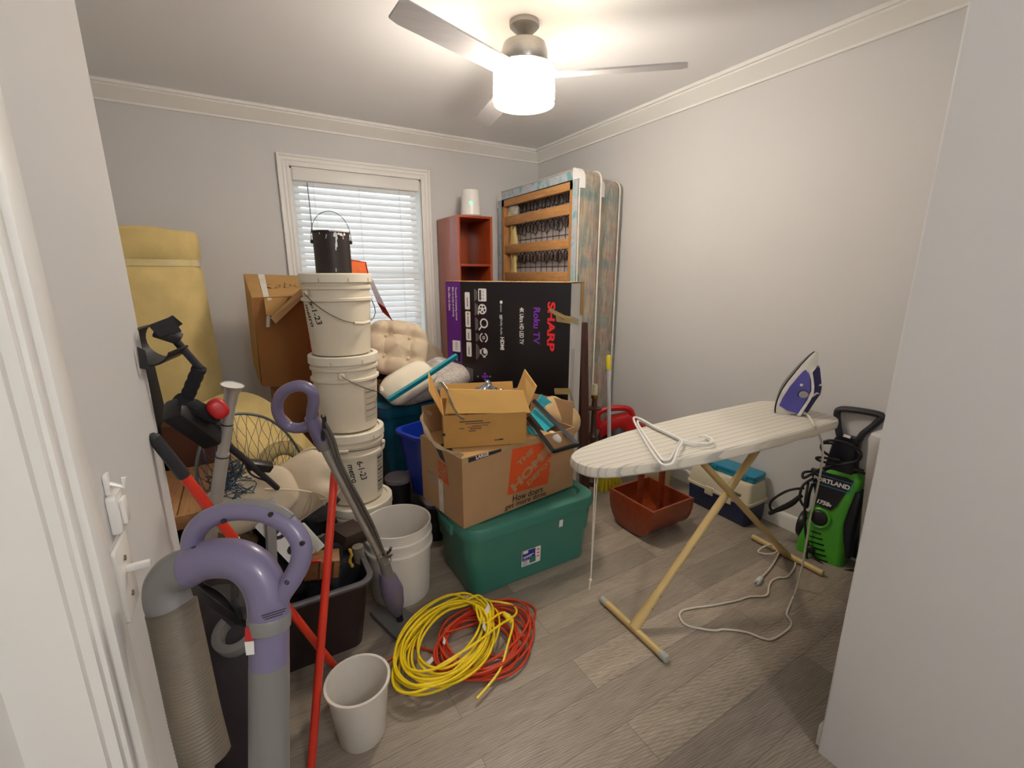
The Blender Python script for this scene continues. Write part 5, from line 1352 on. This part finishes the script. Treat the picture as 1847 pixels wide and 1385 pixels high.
for k in range(46):
    c = at(random.uniform(395, 450), random.uniform(845, 905), y=random.uniform(1.72, 1.82))
    nb.tube(smooth([c+V((random.uniform(-.05, .05), random.uniform(-.02, .02), random.uniform(-.04, .04))) for _ in range(5)], 4), .0016, 4, cap=False)
nb.build('bunched_mesh', ln)['kind'] = 'stuff'
# ---------------------------------------------------------- silver pole
sp = thing('telescopic_pole', 'shiny telescopic metal pole with flared cup end, upright at left', 'pole', at(375, 1010, y=1.46))
pa, pb = at(418, 705, y=1.40), at(378, 985, y=1.46)
dd = (pa-pb).normalized()
MB(M_alu).tube([pb, pb.lerp(pa, .62)], .0165, 14).build('outer_tube', sp)
MB(M_alu).tube([pb.lerp(pa, .62), pa-dd*.03], .0145, 14).build('inner_tube', sp)
Mz = frame(pa-dd*.04, dd.orthogonal(), dd.cross(dd.orthogonal()))
MB(M_alu).lathe([(.0155, 0), (.0165, .02), (.018, .035), (.027, .055), (.029, .058)], Mz, 24, cap=False).build('flared_cup', sp)
MB(mat('white_insert', 'dedcd6', .4)).lathe([(.0, .055), (.027, .056)], Mz, 24, cap=False).build('cup_insert', sp)
for t in (.60, .80, .97):
    p = pb.lerp(pa, t); MB(M_dgrey).tube([p-dd*.002, p+dd*.002], .0170 if t < .7 else .0152, 14).build('collar_ring', sp)
# ---------------------------------------------------------- metal detector
md = thing('metal_detector', 'black metal detector with arm cuff, foam grip and control box', 'metal detector', at(400, 800, y=1.45))
yc = 1.27
cc_ = at(283, 617, y=yc)
fwd = V((.35, 1, .05)).normalized(); upv = V((-.25, .0, 1)).normalized(); rgt = fwd.cross(upv).normalized(); upv = rgt.cross(fwd)
m = MB(M_black); ri = []
for k in range(15):
    a = radians(-35-205*k/14)
    ri.append((cos(a), sin(a)))
Rr = .042
def cuffp(k, s, r): return cc_+rgt*ri[k][0]*r+upv*ri[k][1]*r+fwd*s
for s0, s1 in ((-.042, .042),):
    vs = []
    for k in range(15): vs += [cuffp(k, s0, Rr), cuffp(k, s1, Rr), cuffp(k, s1, Rr+.004), cuffp(k, s0, Rr+.004)]
    m.loft([vs[4*k:4*k+4] for k in range(15)])
m.build('arm_cuff', md)
MB(M_blackm).slab([at(268, 588, y=1.25), at(310, 572, y=1.26), at(327, 598, y=1.26), at(288, 610, y=1.25)], (.2, -1, .5), .006).build('strap', md)
MB(M_blackm).slab([at(290, 582, y=1.30), at(311, 570, y=1.30), at(329, 585, y=1.30), at(305, 600, y=1.30)], (.2, -1, .5), .006).build('strap', md)
m = MB(M_black); bq = [at(247, 625, y=1.20), at(262, 632, y=1.20), at(270, 668, y=1.20), at(252, 664, y=1.20)]
m.slab(bq, (.2, -1, .1), .004); m.build('buckle', md)
MB(M_black).box((0, 0, 0), (.05, .035, .022), frame(at(303, 604, y=1.27), (1, 0, -.5), (0, 1, .2)), .004).build('cuff_mount', md)
r1, r2, r3 = at(315, 612, y=1.28), at(360, 663, y=1.31), at(336, 720, y=1.34)
MB(M_dgrey).tube(smooth([r1, r1.lerp(r2, .85), r2, r2.lerp(r3, .2)], 4), .0085, 10).build('rod', md)
m = MB(mat('foam_grip', '1c1a20', .95, .1, 40, bump=.5, bs=160)); L_ = 12
m.tube([r2.lerp(r3, k/L_) for k in range(L_+1)], [.0155+.001*sin(k*2.2) for k in range(L_+1)], 12); m.build('foam_grip', md)
g1, g2 = at(318, 722, y=1.33), at(392, 752, y=1.37)
m = MB(bpy.data.materials['foam_grip']).tube([g1.lerp(g2, k/10) for k in range(11)], [.020+.0015*sin(k*2) for k in range(11)], 12); m.build('cable_wrap', md)
b1 = at(350, 765, y=1.36)
Mb_ = frame(b1, at(395, 800, y=1.42)-at(310, 738, y=1.32), V((-.2, .3, 1)))
MB(M_black).box((0, 0, 0), (.165, .062, .05), Mb_, .012).build('control_box', md)
MB(M_redp).pillow(frame(at(393, 737, y=1.34), (.75, .2, .35), (-.35, .1, .9)), .022, .028, .016, .8).build('red_knob', md)
MB(M_dgrey).tube([at(395, 790, y=1.42), at(445, 832, y=1.55), at(500, 880, y=1.68)], .010, 10).build('rod', md)
MB(M_hose).tube(smooth([at(380, 770, y=1.40), at(410, 800, y=1.46), at(440, 822, y=1.52), at(452, 855, y=1.58), at(490, 870, y=1.64)], 5), .003, 6).build('coil_cable', md)
MB(M_black).box((0, 0, 0), (.08, .03, .03), frame(at(468, 840, y=1.60), (1, .4, -.55), (0, 1, .3)), .006).build('rod_clamp', md)
# ------------------------------------------------------ black tote + junk
M_btote = mat('dark_tote_plastic', '2a1d1c', .4, .08, 6)
M_rim = mat('grey_tote_rim', '5b585c', .4, .06)
kt = thing('junk_tote', 'dark open storage tote full of junk on the floor at left', 'storage tote', (.03, 1.78, 0))
X0, X1, Y0, Y1, ZT = -.30, .30, 1.53, 1.885, .30
m = MB(M_btote).loft([rect_ring(X0+.04, X1-.04, Y0+.04, Y1-.04, .04, 0), rect_ring(X0, X1, Y0, Y1, .05, ZT), rect_ring(X0+.008, X1-.008, Y0+.008, Y1-.008, .045, ZT), rect_ring(X0+.05, X1-.05, Y0+.05, Y1-.05, .035, .01)])
m.build('tub', kt)
MB(M_rim).loft([rect_ring(X0-.012, X1+.012, Y0-.012, Y1+.012, .06, ZT-.012), rect_ring(X0-.014, X1+.014, Y0-.014, Y1+.014, .062, ZT-.002), rect_ring(X0-.008, X1+.008, Y0-.008, Y1+.008, .058, ZT+.004), rect_ring(X0+.006, X1-.006, Y0+.006, Y1-.006, .045, ZT+.002)], cap=False).build('rim', kt)
MB(M_black).box((X1-.004, Y1-.10, ZT+.004), (.05, .09, .012), None, .004).build('latch', kt)
# junk in the tote
def lump(name, lab, cat, c, r, mt, nz=.03, seed=0, rot=0, sharp=60):
    m = MB(mt).ball((0, 0, 0), r, n=44); Mx = TR(*c, rz=rot)
    m.v = [Mx @ (p+V((nz*noise.noise(p*14+V((seed, 0, 0))), nz*noise.noise(p*13+V((0, seed, 3))), nz*noise.noise(p*12+V((seed, 4, seed)))))+p.normalized()*nz*.55*noise.noise(p*34+V((seed, 0, 2)))) for p in m.v]
    return tag(m.build(name, loc=(c[0], c[1], c[2]-r[2]), sharp=sharp), lab, cat)
lump('black_bag', 'crumpled black bag filling the middle of the junk tote', 'bag', (.13, 1.74, .245), (.15, .12, .13), M_dbag, .075, 2)
lump('folded_cloth', 'dark grey folded cloth at the left end of the junk tote', 'cloth', (-.15, 1.70, .29), (.12, .14, .16), mat('dark_grey_cloth', '3a3335', .9, .12, 12, bump=.3, bs=30), .05, 5)
lump('tan_cloth', 'tan crumpled cloth below the beige cushion in the junk tote', 'cloth', (-.18, 1.80, .44), (.11, .08, .09), mat('tan_cloth', '5f4730', .9, .1, 12), .04, 8)
M_boxw = wood('small_box_wood', '6e4526', '96673c', .5, 0, 8)
p = at(581, 1018, y=1.60)
wb_ = thing('wooden_box', 'small wooden box with red striped top inside the junk tote', 'wooden box', p)
Mx = TR(p.x, p.y, p.z, 6, 8, -8)
MB(M_boxw).box((0, 0, 0), (.115, .07, .075), Mx, .003).build('box_body', wb_)
for x in (-.01, .035): MB(M_darkw).box((x, -.036, 0), (.006, .004, .075), Mx).build('edge_strip', wb_)
MB(M_redp).box((-.03, -.03, .042), (.05, .012, .008), Mx, .002).build('red_stripe', wb_)
pl_ = thing('license_plate', 'white embossed number plate leaning in the junk tote behind the vacuum handle', 'number plate', at(515, 985, y=1.62))
u_, v_ = at(560, 1010, y=1.62)-at(490, 935, y=1.66), V((.5, .1, .6))
Mp = frame(at(516, 972, y=1.635), u_, v_)
m = MB(M_whpl).prism(rrect(.21, .088, .008, 4), 0, .002, Mp)
m.use(M_dgrey).text('0', .075, Mp @ TR(-.03, 0, .0026), bold=.003); m.text('0', .075, Mp @ TR(.045, 0, .0026), bold=.003); m.rect(.006, .03, Mp @ TR(-.088, .0, .0026)); m.rect(.006, .022, Mp @ TR(-.076, .004, .0026))
m.build('plate', pl_)
MB(mat('clear_bracket', 'cfd3cc', .2, .05)).prism(rrect(.12, .035, .006, 3), .003, .010, Mp @ TR(.05, .06, 0), .002).build('bracket', pl_)
gb = MB(mat('grey_plastic_bar', '8b8a8c', .45, .06)); a_, b_ = at(486, 905, y=1.60), at(492, 1045, y=1.62)
gb.tube([b_, a_], .030, 4, flat=.6, up=(1, -.4, 0))
tag(gb.build('grey_bar', loc=b_), 'upright grey plastic bar in the junk tote seen through the vacuum handle', 'plastic bar')
p = at(640, 935, y=1.72)
bxs = MB(mat('dark_card', '33221a', .7, .1)).box((0, 0, 0), (.12, .10, .06), TR(p.x-.02, p.y+.06, .36, 8, 10, 30), .003)
tag(bxs.build('dark_carton', loc=(p.x-.02, p.y+.06, .33)), 'small dark carton in the junk tote beside the bucket stack', 'carton')
kr = MB(M_gold).tube(smooth([at(630, 990, y=1.66), at(634, 1000, y=1.66), at(631, 1012, y=1.66), at(636, 1022, y=1.66)], 4), [.004+.003*abs(sin(k)) for k in range(13)], 6)
tag(kr.build('brass_tassel', loc=at(633, 1022, y=1.66)), 'small shiny brass tassel in the junk tote', 'tassel')
wt = MB(mat('dull_glass', '7f7a70', .2, .1)).rod(at(645, 985, y=1.70), at(652, 1030, y=1.70), .022, 14)
tag(wt.build('glass_bottle', loc=at(652, 1030, y=1.70)), 'dull glass bottle at the right end of the junk tote', 'bottle')
# big support box under cushions (filled tote contents) and the cushions
lump('black_pillow', 'black lumpy bag under the beige seat cushions', 'bag', (.09, 1.93, .45), (.17, .10, .14), M_dbag, .05, 11)
c1 = at(455, 902, y=1.78)
cu = MB(M_beige).pillow(frame(c1, (.93, -.1, .28), (-.2, .5, .72)), .155, .10, .045, .65, nz=.012, seed=12)
tag(cu.build('seat_cushion', loc=c1-V((0, 0, .09)), sharp=60), 'beige seat cushion lying over the junk tote, lower left one', 'cushion', 'seat cushions on the junk tote')
c2 = at(540, 878, y=1.82)
ct_ = thing('seat_cushion', 'beige seat cushion with tie bow lying over the junk tote, upper right one', 'cushion', c2-V((0, 0, .1)), 0, 'seat cushions on the junk tote')
Mc = frame(c2, (.82, -.15, .50), (-.32, .5, .65))
MB(M_beige).pillow(Mc, .155, .11, .05, .62, tufts=[(-.10, -.05), (.12, -.05)], td=.6, tr=.05, nz=.010, seed=15).build('pad', ct_)
MB(M_beige).tube([Mc @ V((x*.99, y*.99, 0)) for x, y in rrect(.31, .22, .07, 8)], .0045, 6, closed=True).build('piping', ct_)
a_, b_ = at(478, 882, y=1.735), at(562, 888, y=1.72)
m = MB(M_beige).tube(smooth([a_, a_.lerp(b_, .3)+V((0, -.01, .008)), a_.lerp(b_, .7)+V((0, -.01, .01)), b_], 4), .006, 6, flat=.5); m.build('tie', ct_)
for pts in ([(562, 888), (556, 905), (548, 922)], [(562, 888), (561, 912), (556, 928)], [(562, 888), (578, 897), (586, 911)], [(562, 888), (575, 890), (588, 898), (576, 900)]):
    P_ = [at(x, y, y=1.715-.004*k) for k, (x, y) in enumerate(pts)]
    MB(M_beige).tube(smooth(P_, 4), .007, 6, flat=.25, up=(1, 0, 0)).build('tie', ct_)
# -------------------------------------------------------- vacuum handle
M_lav = mat('lavender_plastic', '716a89', .32, .035, 6, coat=.2)
M_greyp = mat('warm_grey_plastic', '777574', .4, .05, 6)
g = NT('ribbed_hose'); M_ribh = mat('ribbed_hose_grey', '746a5c', .45, .08, 10)
DV = .62
def vp(x, y, dd=0): return at(x, y, d=DV+dd)
vc = thing('upright_vacuum', 'lavender and grey upright vacuum with looped handle and ribbed hose', 'vacuum cleaner', (vp(487, 1211).x, .42, 0))
path = smooth([vp(338, 1026), vp(362, 1013), vp(395, 1006), vp(435, 1011), vp(464, 1033), vp(481, 1068), vp(486, 1110)], 6)
MB(M_lav).tube(path, [.0262]*len(path), 20).build('curved_tube', vc)
MB(M_lav).tube([vp(486, 1110), vp(486, 1195)], .0250, 24).build('wand_tube', vc)
lp_ = smooth([vp(352, 1002, .004), vp(347, 972, .004), vp(366, 942), vp(402, 925), vp(442, 920), vp(485, 927), vp(522, 948), vp(543, 980), vp(542, 1012), vp(528, 1042), vp(508, 1072), vp(496, 1096)], 6)
rr_ = [.0135]*len(lp_)
MB(M_lav).tube(lp_, rr_, 16, flat=1.0, up=_F).build('loop_handle', vc)
gp = smooth([vp(386, 921, -.002), vp(412, 911, -.002), vp(442, 907, -.002), vp(477, 911, -.002), vp(507, 922, -.002), vp(527, 936, -.002)], 5)
MB(M_greyp).tube(gp, [.002]+[.0065]*(len(gp)-2)+[.002], 10, flat=1.0, up=_F).build('grip_inlay', vc)
for x, y in ((350, 990), (403, 940), (488, 928), (545, 980), (518, 1050)):
    p = vp(x, y, -.0122); MB(M_black).tube([p-_F*.0012, p+_F*.002], .0034, 14).build('screw_hole', vc)
el = smooth([vp(341, 1024), vp(318, 1032), vp(303, 1050), vp(301, 1074), vp(308, 1096)], 6)
MB(M_greyp).tube(el, [.0270]*len(el), 20).build('hose_elbow', vc)
ang_ = vp(338, 1026)-vp(341, 1024)
hs = [vp(310, 1094), vp(322, 1150), vp(336, 1215), vp(352, 1290), vp(372, 1370)]
hs = smooth(hs, 40)
h2 = MB(M_ribh).tube(hs, [.0275+.0022*(1 if k % 3 == 0 else (-.3 if k % 3 == 1 else 0)) for k in range(len(hs))], 20); h2.build('ribbed_hose', vc, sharp=180)
c_ = vp(485.5, 1120); ad = (vp(486, 1110)-vp(486, 1140)).normalized()
Mcol = frame(c_, ad.orthogonal(), ad.cross(ad.orthogonal()))
MB(M_greyp).lathe([(.0262, -.010), (.0272, -.009), (.0272, .008), (.0262, .010)], Mcol, 30).build('collar', vc)
fr2 = lambda x, y, off: frame(vp(x, y, off), _R, -_D)
m = MB(M_blackp)
for k, w_ in enumerate((.030, .027, .022)): m.rect(w_, .0013, fr2(494, 1104+k*4.2, -.0268) @ Euler((0, radians(16), radians(12))).to_matrix().to_4x4())
m.build('printed_lines', vc)['kind'] = 'stuff'
MB(M_redp).hexa([vp(441, 1157, -.024), vp(458, 1155, -.026), vp(458, 1155, .004), vp(441, 1157, .004), vp(442, 1131, -.022), vp(449, 1133, -.024), vp(449, 1133, .004), vp(442, 1131, .004)]).build('release_button', vc)
MB(M_whpl).hexa([vp(444, 1182, -.024), vp(459, 1180, -.026), vp(459, 1180, .004), vp(444, 1182, .004), vp(441, 1158, -.024), vp(458, 1156, -.026), vp(458, 1156, .004), vp(441, 1158, .004)]).build('release_tab', vc)
pend = vp(486, 1385); dn = (vp(486, 1385)-vp(486, 1195)).normalized()
bt_ = pend+dn*((.10-pend.z)/dn.z)
MB(M_greyp).tube([vp(486, 1195), pend, pend+dn*.10], .0252, 24).build('wand_extension', vc)
MB(M_greyp).hexa([vp(452, 1200, -.01), vp(462, 1200, -.01), vp(462, 1200, .01), vp(452, 1200, .01), vp(455, 1175, -.006), vp(462, 1175, -.006), vp(462, 1175, .01), vp(455, 1175, .01)]).build('hook', vc)
bc = pend+dn*.10
MB(M_lav).lathe([(.0, .10), (.11, .10), (.12, .12), (.12, .45), (.10, .56), (.05, .62), (.0, .62)], TR(bc.x-.03, bc.y-.02), 32).build('dust_canister', vc)
MB(M_greyp).prism(rrect(.30, .30, .05, 5, bc.x+.03, bc.y+.02), 0, .09, None, .02).build('floor_head', vc)
# ------------------------------------------------------------ steam mop
M0, M1 = V((.415, 1.605, .02)), at(535, 735, z=1.06)
um = M1-M0; nm_ = um.cross(_R).normalized()
def mp(x, y, o=0): return at(x, y, pl=(M0, nm_))-(_F*o)
sm_ = thing('steam_mop', 'lavender steam mop with ring handle leaning across the junk tote', 'steam mop', (M0.x, M0.y, 0))
rg = [(560, 764), (541, 772), (519, 768), (503, 750), (500, 728), (510, 708), (530, 697), (549, 697), (562, 706), (566, 722), (563, 742), (560, 755)]
ringp = smooth([mp(x, y) for x, y in rg[:-1]], 5, closed=True)
MB(M_lav).tube(ringp, .0145, 12, closed=True, flat=1.0, up=_F).build('ring_handle', sm_)
MB(M_lav).tube([mp(561, 752), mp(568, 770), mp(580, 795)], [.017, .020, .020], 14).build('handle_neck', sm_)
MB(M_greyp).tube([mp(579, 792), mp(586, 806)], .0215, 14).build('neck_collar', sm_)
MB(M_alu).tube([mp(584, 802), mp(690, 1008)], .0150, 16).build('steel_pole', sm_)
MB(M_greyp).tube([mp(686, 1000), mp(692, 1012), mp(703, 1048)], [.018, .019, .022], 14).build('socket', sm_)
tp_ = [mp(694, 1030), mp(700, 1045), mp(707, 1065), mp(713, 1088), mp(717, 1103), mp(719, 1110)]
MB(M_lav).tube(tp_, [.020, .034, .043, .034, .020, .010], 20).build('water_tank', sm_)
MB(M_gold).ball(mp(714, 1079, .04), .006, n=10).build('tank_valve', sm_)
m = MB(M_greyp).tube([mp(697, 1040, .03), mp(708, 1062, .045), mp(714, 1079, .042)], .0025, 5); m.build('tank_line', sm_)
tri = [at(667, 1104, z=.02), at(730, 1166, z=.02), at(768, 1122, z=.02), at(716, 1088, z=.02)]
m = MB(mat('grey_mop_pad', '6c6a68', .7, .08, 10)).prism([(p.x, p.y) for p in tri], .002, .022, None, .004); m.build('mop_head', sm_)
MB(M_black).tube([mp(719, 1108), at(722, 1118, z=.022)], .014, 12).build('swivel_joint', sm_)
for s in range(4):
    o_ = .018+.004*(s % 2)
    P_ = [(588+s*1.5, 775-s*5), (598+s*3, 790), (612+s*3, 830+s*2), (640+s*3.2, 890), (668+s*3.4, 945), (690+s*3, 985+s*4), (704+s*2, 1002-s*2)]
    MB(mat('grey_cord', '5f5a55', .5, .08) if s == 0 else bpy.data.materials['grey_cord']).tube(smooth([mp(x, y, o_+.002*sin(k+s)) for k, (x, y) in enumerate(P_)], 5), .0042, 7).build('power_cord', sm_)
MB(M_dgrey).tube(smooth([mp(583, 797, .01), mp(590, 775, .02), mp(590, 752, .02), mp(586, 750, .02)], 4), .006, 8).build('cord_hook', sm_)
MB(M_dgrey).tube(smooth([mp(692, 998, .01), mp(704, 992, .02), mp(708, 984, .02)], 4), .005, 8).build('cord_hook', sm_)
MB(M_alu).tube([mp(697+11*cos(a), 1004+11*sin(a), .02) for a in [2*pi*k/18 for k in range(18)]], .0022, 6, closed=True).build('wire_ring', sm_)
MB(M_redp).tube([mp(559, 700, .008), mp(566, 712, .008), mp(566, 735, .008), mp(561, 755, .008)], .002, 5).build('red_trim', sm_)
# ------------------------------------------------------------ red poles
M_redpole = mat('red_painted_pole', 'd6341f', .28, .05, 8, coat=.3)
A0 = at(283, 796, z=1.05); A1 = at(610, 1211, z=.10); dA = (A1-A0).normalized(); A2 = A0+dA*((.013-A0.z)/dA.z)
pa_ = thing('mop_pole', 'red pole with dark grey end cap leaning on the left wall', 'pole', A2, 0, 'red poles')
MB(M_dgrey).tube([A0-dA*.02, A0-dA*.012, A0+dA*.10, A0+dA*.105], [.006, .0125, .0135, .013], 14).build('end_cap', pa_)
MB(M_redpole).tube([A0+dA*.10, A2], .0118, 14).build('pole', pa_)
MB(M_pwhite).tube([A0+dA*.33, A0+dA*.335], .0122, 14).build('worn_band', pa_)
B0, B1 = at(604, 848, z=.80), at(575, 1211, z=.25); dB = (B1-B0).normalized(); B2 = B0+dB*((.013-B0.z)/dB.z)
pb_ = thing('mop_pole', 'red pole standing in front of the junk tote, right of the vacuum', 'pole', B2, 0, 'red poles')
MB(M_redpole).tube([B0, B2], .0122, 14).build('pole', pb_)
# --------------------------------------------- grey clamp by the vacuum
gc = thing('grey_clamp', 'grey plastic ring clamp lying in shade left of the vacuum wand', 'clamp', at(430, 1150, y=1.15))
cpt = at(428, 1140, y=1.15)
Mq = frame(cpt, _R, V((.3, .9, .5)))
arcp = [(.042*cos(radians(a)), .042*sin(radians(a))) for a in range(150, 391, 15)]
poly = [(x*1.25, y*1.25) for x, y in arcp]+[(x*.78, y*.78) for x, y in arcp[::-1]]
MB(M_greyp).prism(poly, -.016, .016, Mq, .002).build('clamp_ring', gc)
# black duffel with straps behind the vacuum
M_duf = mat('dark_nylon', '2b2528', .7, .12, 10, bump=.25, bs=20)
df = thing('duffel_bag', 'dark grey nylon bag with black straps in shade behind the vacuum', 'bag', (-.135, 1.33, .0))
m = MB(M_duf).pillow(TR(-.135, 1.33, .27, 0, 4, 0), .115, .16, .27, .6, nz=.04, seed=21, nu=48, nv=28); m.v = [V((p.x, p.y, max(.003, p.z))) for p in m.v]
m.build('bag_body', df)
for pts in ([(345, 1055), (385, 1090), (430, 1118), (452, 1130)], [(352, 1052), (395, 1075), (420, 1105), (430, 1125)], [(425, 1045), (424, 1080), (432, 1120)]):
    P_ = [at(x, y, y=1.155+.12*max(0, (1085-y)/40)) for x, y in pts]
    MB(M_black).tube(smooth(P_, 4), .011, 6, flat=.25, up=(0, -1, .2)).build('strap', df)
# --------------------------------------------------------- small pail
p = at(645, 1226, z=.20)
sp_l = thing('small_pail', 'small white pail at the front below the red poles', 'pail', (p.x, p.y, 0))
MB(mat('white_pail', 'dcd7ce', .4, .03)).lathe([(.0, 0), (.068, 0), (.07, .004), (.09, .19), (.096, .192), (.097, .203), (.089, .203), (.069, .008), (.0, .006)], TR(p.x, p.y), 36).build('pail_body', sp_l)
# ------------------------------------------------------ extension cords
M_ycord = mat('yellow_cord', 'efd11a', .4, .05, 20)
M_ocord = mat('orange_cord', 'c43a1a', .42, .06, 20)
def ell(c, a, b, rot, n, z0, jit, seed, turns, ph=0):
    rnd = random.Random(seed); out = []
    for t in range(turns):
        aa, bb = a*(1+rnd.uniform(-jit, jit)), b*(1+rnd.uniform(-jit, jit)); ox, oy = rnd.uniform(-.025, .025), rnd.uniform(-.018, .018); rr = rot+rnd.uniform(-9, 9)
        for k in range(n):
            th = ph+2*pi*k/n; x, y = aa*cos(th), bb*sin(th); r_ = radians(rr)
            out.append((c[0]+ox+x*cos(r_)-y*sin(r_), c[1]+oy+x*sin(r_)+y*cos(r_), z0+.0032*t+.006*rnd.random()))
    return out
oc = at(868, 1165, z=0); yc_ = at(808, 1175, z=0)
og = thing('extension_cord', 'orange extension cord coiled on the floor beneath the yellow cord', 'extension cord', (oc.x, oc.y, 0), 0, 'extension cords')
opt = [at(690, 1198, z=.006), at(745, 1168, z=.006)]+ell((oc.x, oc.y), .17, .13, 20, 12, .006, .32, 3, 12, 2.6)+[at(905, 1105, z=.02), at(885, 1083, z=.012), at(935, 1084, z=.006), at(962, 1095, z=.006), at(965, 1112, z=.006), at(953, 1140, z=.006), at(940, 1150, z=.006), at(915, 1132, z=.03)]
MB(M_ocord).tube(smooth(opt, 4), .0047, 7).build('cord', og)
MB(M_ocord).tube(smooth([at(938, 1145, z=.006), at(945, 1165, z=.006), at(930, 1182, z=.006), at(905, 1186, z=.01), at(880, 1180, z=.03)], 5), .0047, 7).build('cord', og)
yg = thing('extension_cord', 'yellow extension cord coiled on the floor on top of the orange cord', 'extension cord', (yc_.x, yc_.y, 0), 0, 'extension cords')
ypt = ell((yc_.x, yc_.y), .205, .14, 34, 12, .04, .20, 11, 14, .4)
ypt += [at(870, 1125, z=.085), at(905, 1105, z=.07), at(925, 1120, z=.05), at(915, 1165, z=.05), at(900, 1211, z=.03), at(860, 1260, z=.02)]
MB(M_ycord).tube(smooth(ypt, 4), .0046, 7).build('cord', yg)
MB(M_ycord).tube(smooth([at(832, 1083, z=.03), at(818, 1092, z=.05), at(850, 1083, z=.05), at(895, 1085, z=.05), at(925, 1092, z=.04), at(930, 1108, z=.05), at(900, 1128, z=.085), at(850, 1165, z=.09), at(775, 1211, z=.07)], 6), .0046, 7).build('cord', yg)
MB(M_ycord).tube([at(908, 1104, z=.075), at(918, 1116, z=.06), at(924, 1122, z=.05)], [.007, .013, .010], 10).build('plug', yg)
for (x, y, a, z) in ((841, 1083, 10, .055), (880, 1097, 40, .085), (872, 1126, 65, .10)):
    c = at(x, y, z=z); MB(M_pwhite).grid(lambda u, w: ((u-.5)*.045, (w-.5)*.028, .006*sin(u*4)), 6, 3, frame(c, (cos(radians(a)), sin(radians(a)), .1), (-.3*sin(radians(a)), .4*cos(radians(a)), .8)), thick=.0008).build('paper_label', yg)
for (x, y, a) in ((801, 1155, 60), (776, 1192, 20)):
    c = at(x, y, z=.05); MB(M_pwhite).grid(lambda u, w: ((u-.5)*.03, (w-.5)*.014, .003*sin(u*4)), 6, 3, frame(c, (cos(radians(a)), sin(radians(a)), .1), (-.3, .4, .8)), thick=.0008).build('paper_label', og)
# -------------------------------------------------------- wall switches
M_sw = mat('switch_white', 'eceae6', .25, .02)
def wl(px, py): return at(px, py, x=-.2)
a_, b_ = wl(205, 960), wl(232, 1075)
sw = thing('light_switch', 'white light switch plate with toggle on the left wall', 'light switch', (-.2, wl(222, 1040).y, wl(222, 1040).z))
ycw, zc = wl(222, 1040).y, wl(222, 1040).z
MB(M_sw).prism(rrect(.076, .116, .006, 4), 0, .006, frame((-.2, ycw, zc), (0, 1, 0), (0, 0, 1)), .002).build('switch_plate', sw)
MB(M_sw).box((-.181, ycw, zc+.012), (.032, .010, .010), Matrix.Identity(4), .002).build('toggle', sw)
for dz in (-.03, .03): MB(M_screw).tube([(-.195, ycw, zc+dz), (-.192, ycw, zc+dz)], .004, 12).build('screw', sw)
yc2, zc2 = wl(203, 930).y, wl(203, 930).z
fc = thing('fan_control', 'white fan control rocker plate above the light switch on the left wall', 'wall control', (-.2, yc2, zc2))
MB(M_sw).prism(rrect(.045, .060, .006, 4), 0, .012, frame((-.2, yc2, zc2+.006), (0, 1, 0), (0, 0, 1)), .002).build('control_plate', fc)
MB(M_sw).prism(rrect(.022, .040, .003, 3), .012, .018, frame((-.2, yc2, zc2+.006), (0, 1, 0), (0, 0, 1)), .002).build('rocker', fc)
yc3, zc3 = wl(189, 874).y, wl(189, 874).z
hk = thing('wall_hook', 'small white adhesive hook above the fan control on the left wall', 'wall hook', (-.2, yc3, zc3))
MB(M_sw).prism(rrect(.020, .034, .006, 4), 0, .006, frame((-.2, yc3, zc3), (0, 1, 0), (0, 0, 1)), .002).build('back_plate', hk)
MB(M_sw).tube([(-.195, yc3, zc3), (-.180, yc3, zc3-.008), (-.178, yc3, zc3+.006)], .0035, 8).build('hook', hk)
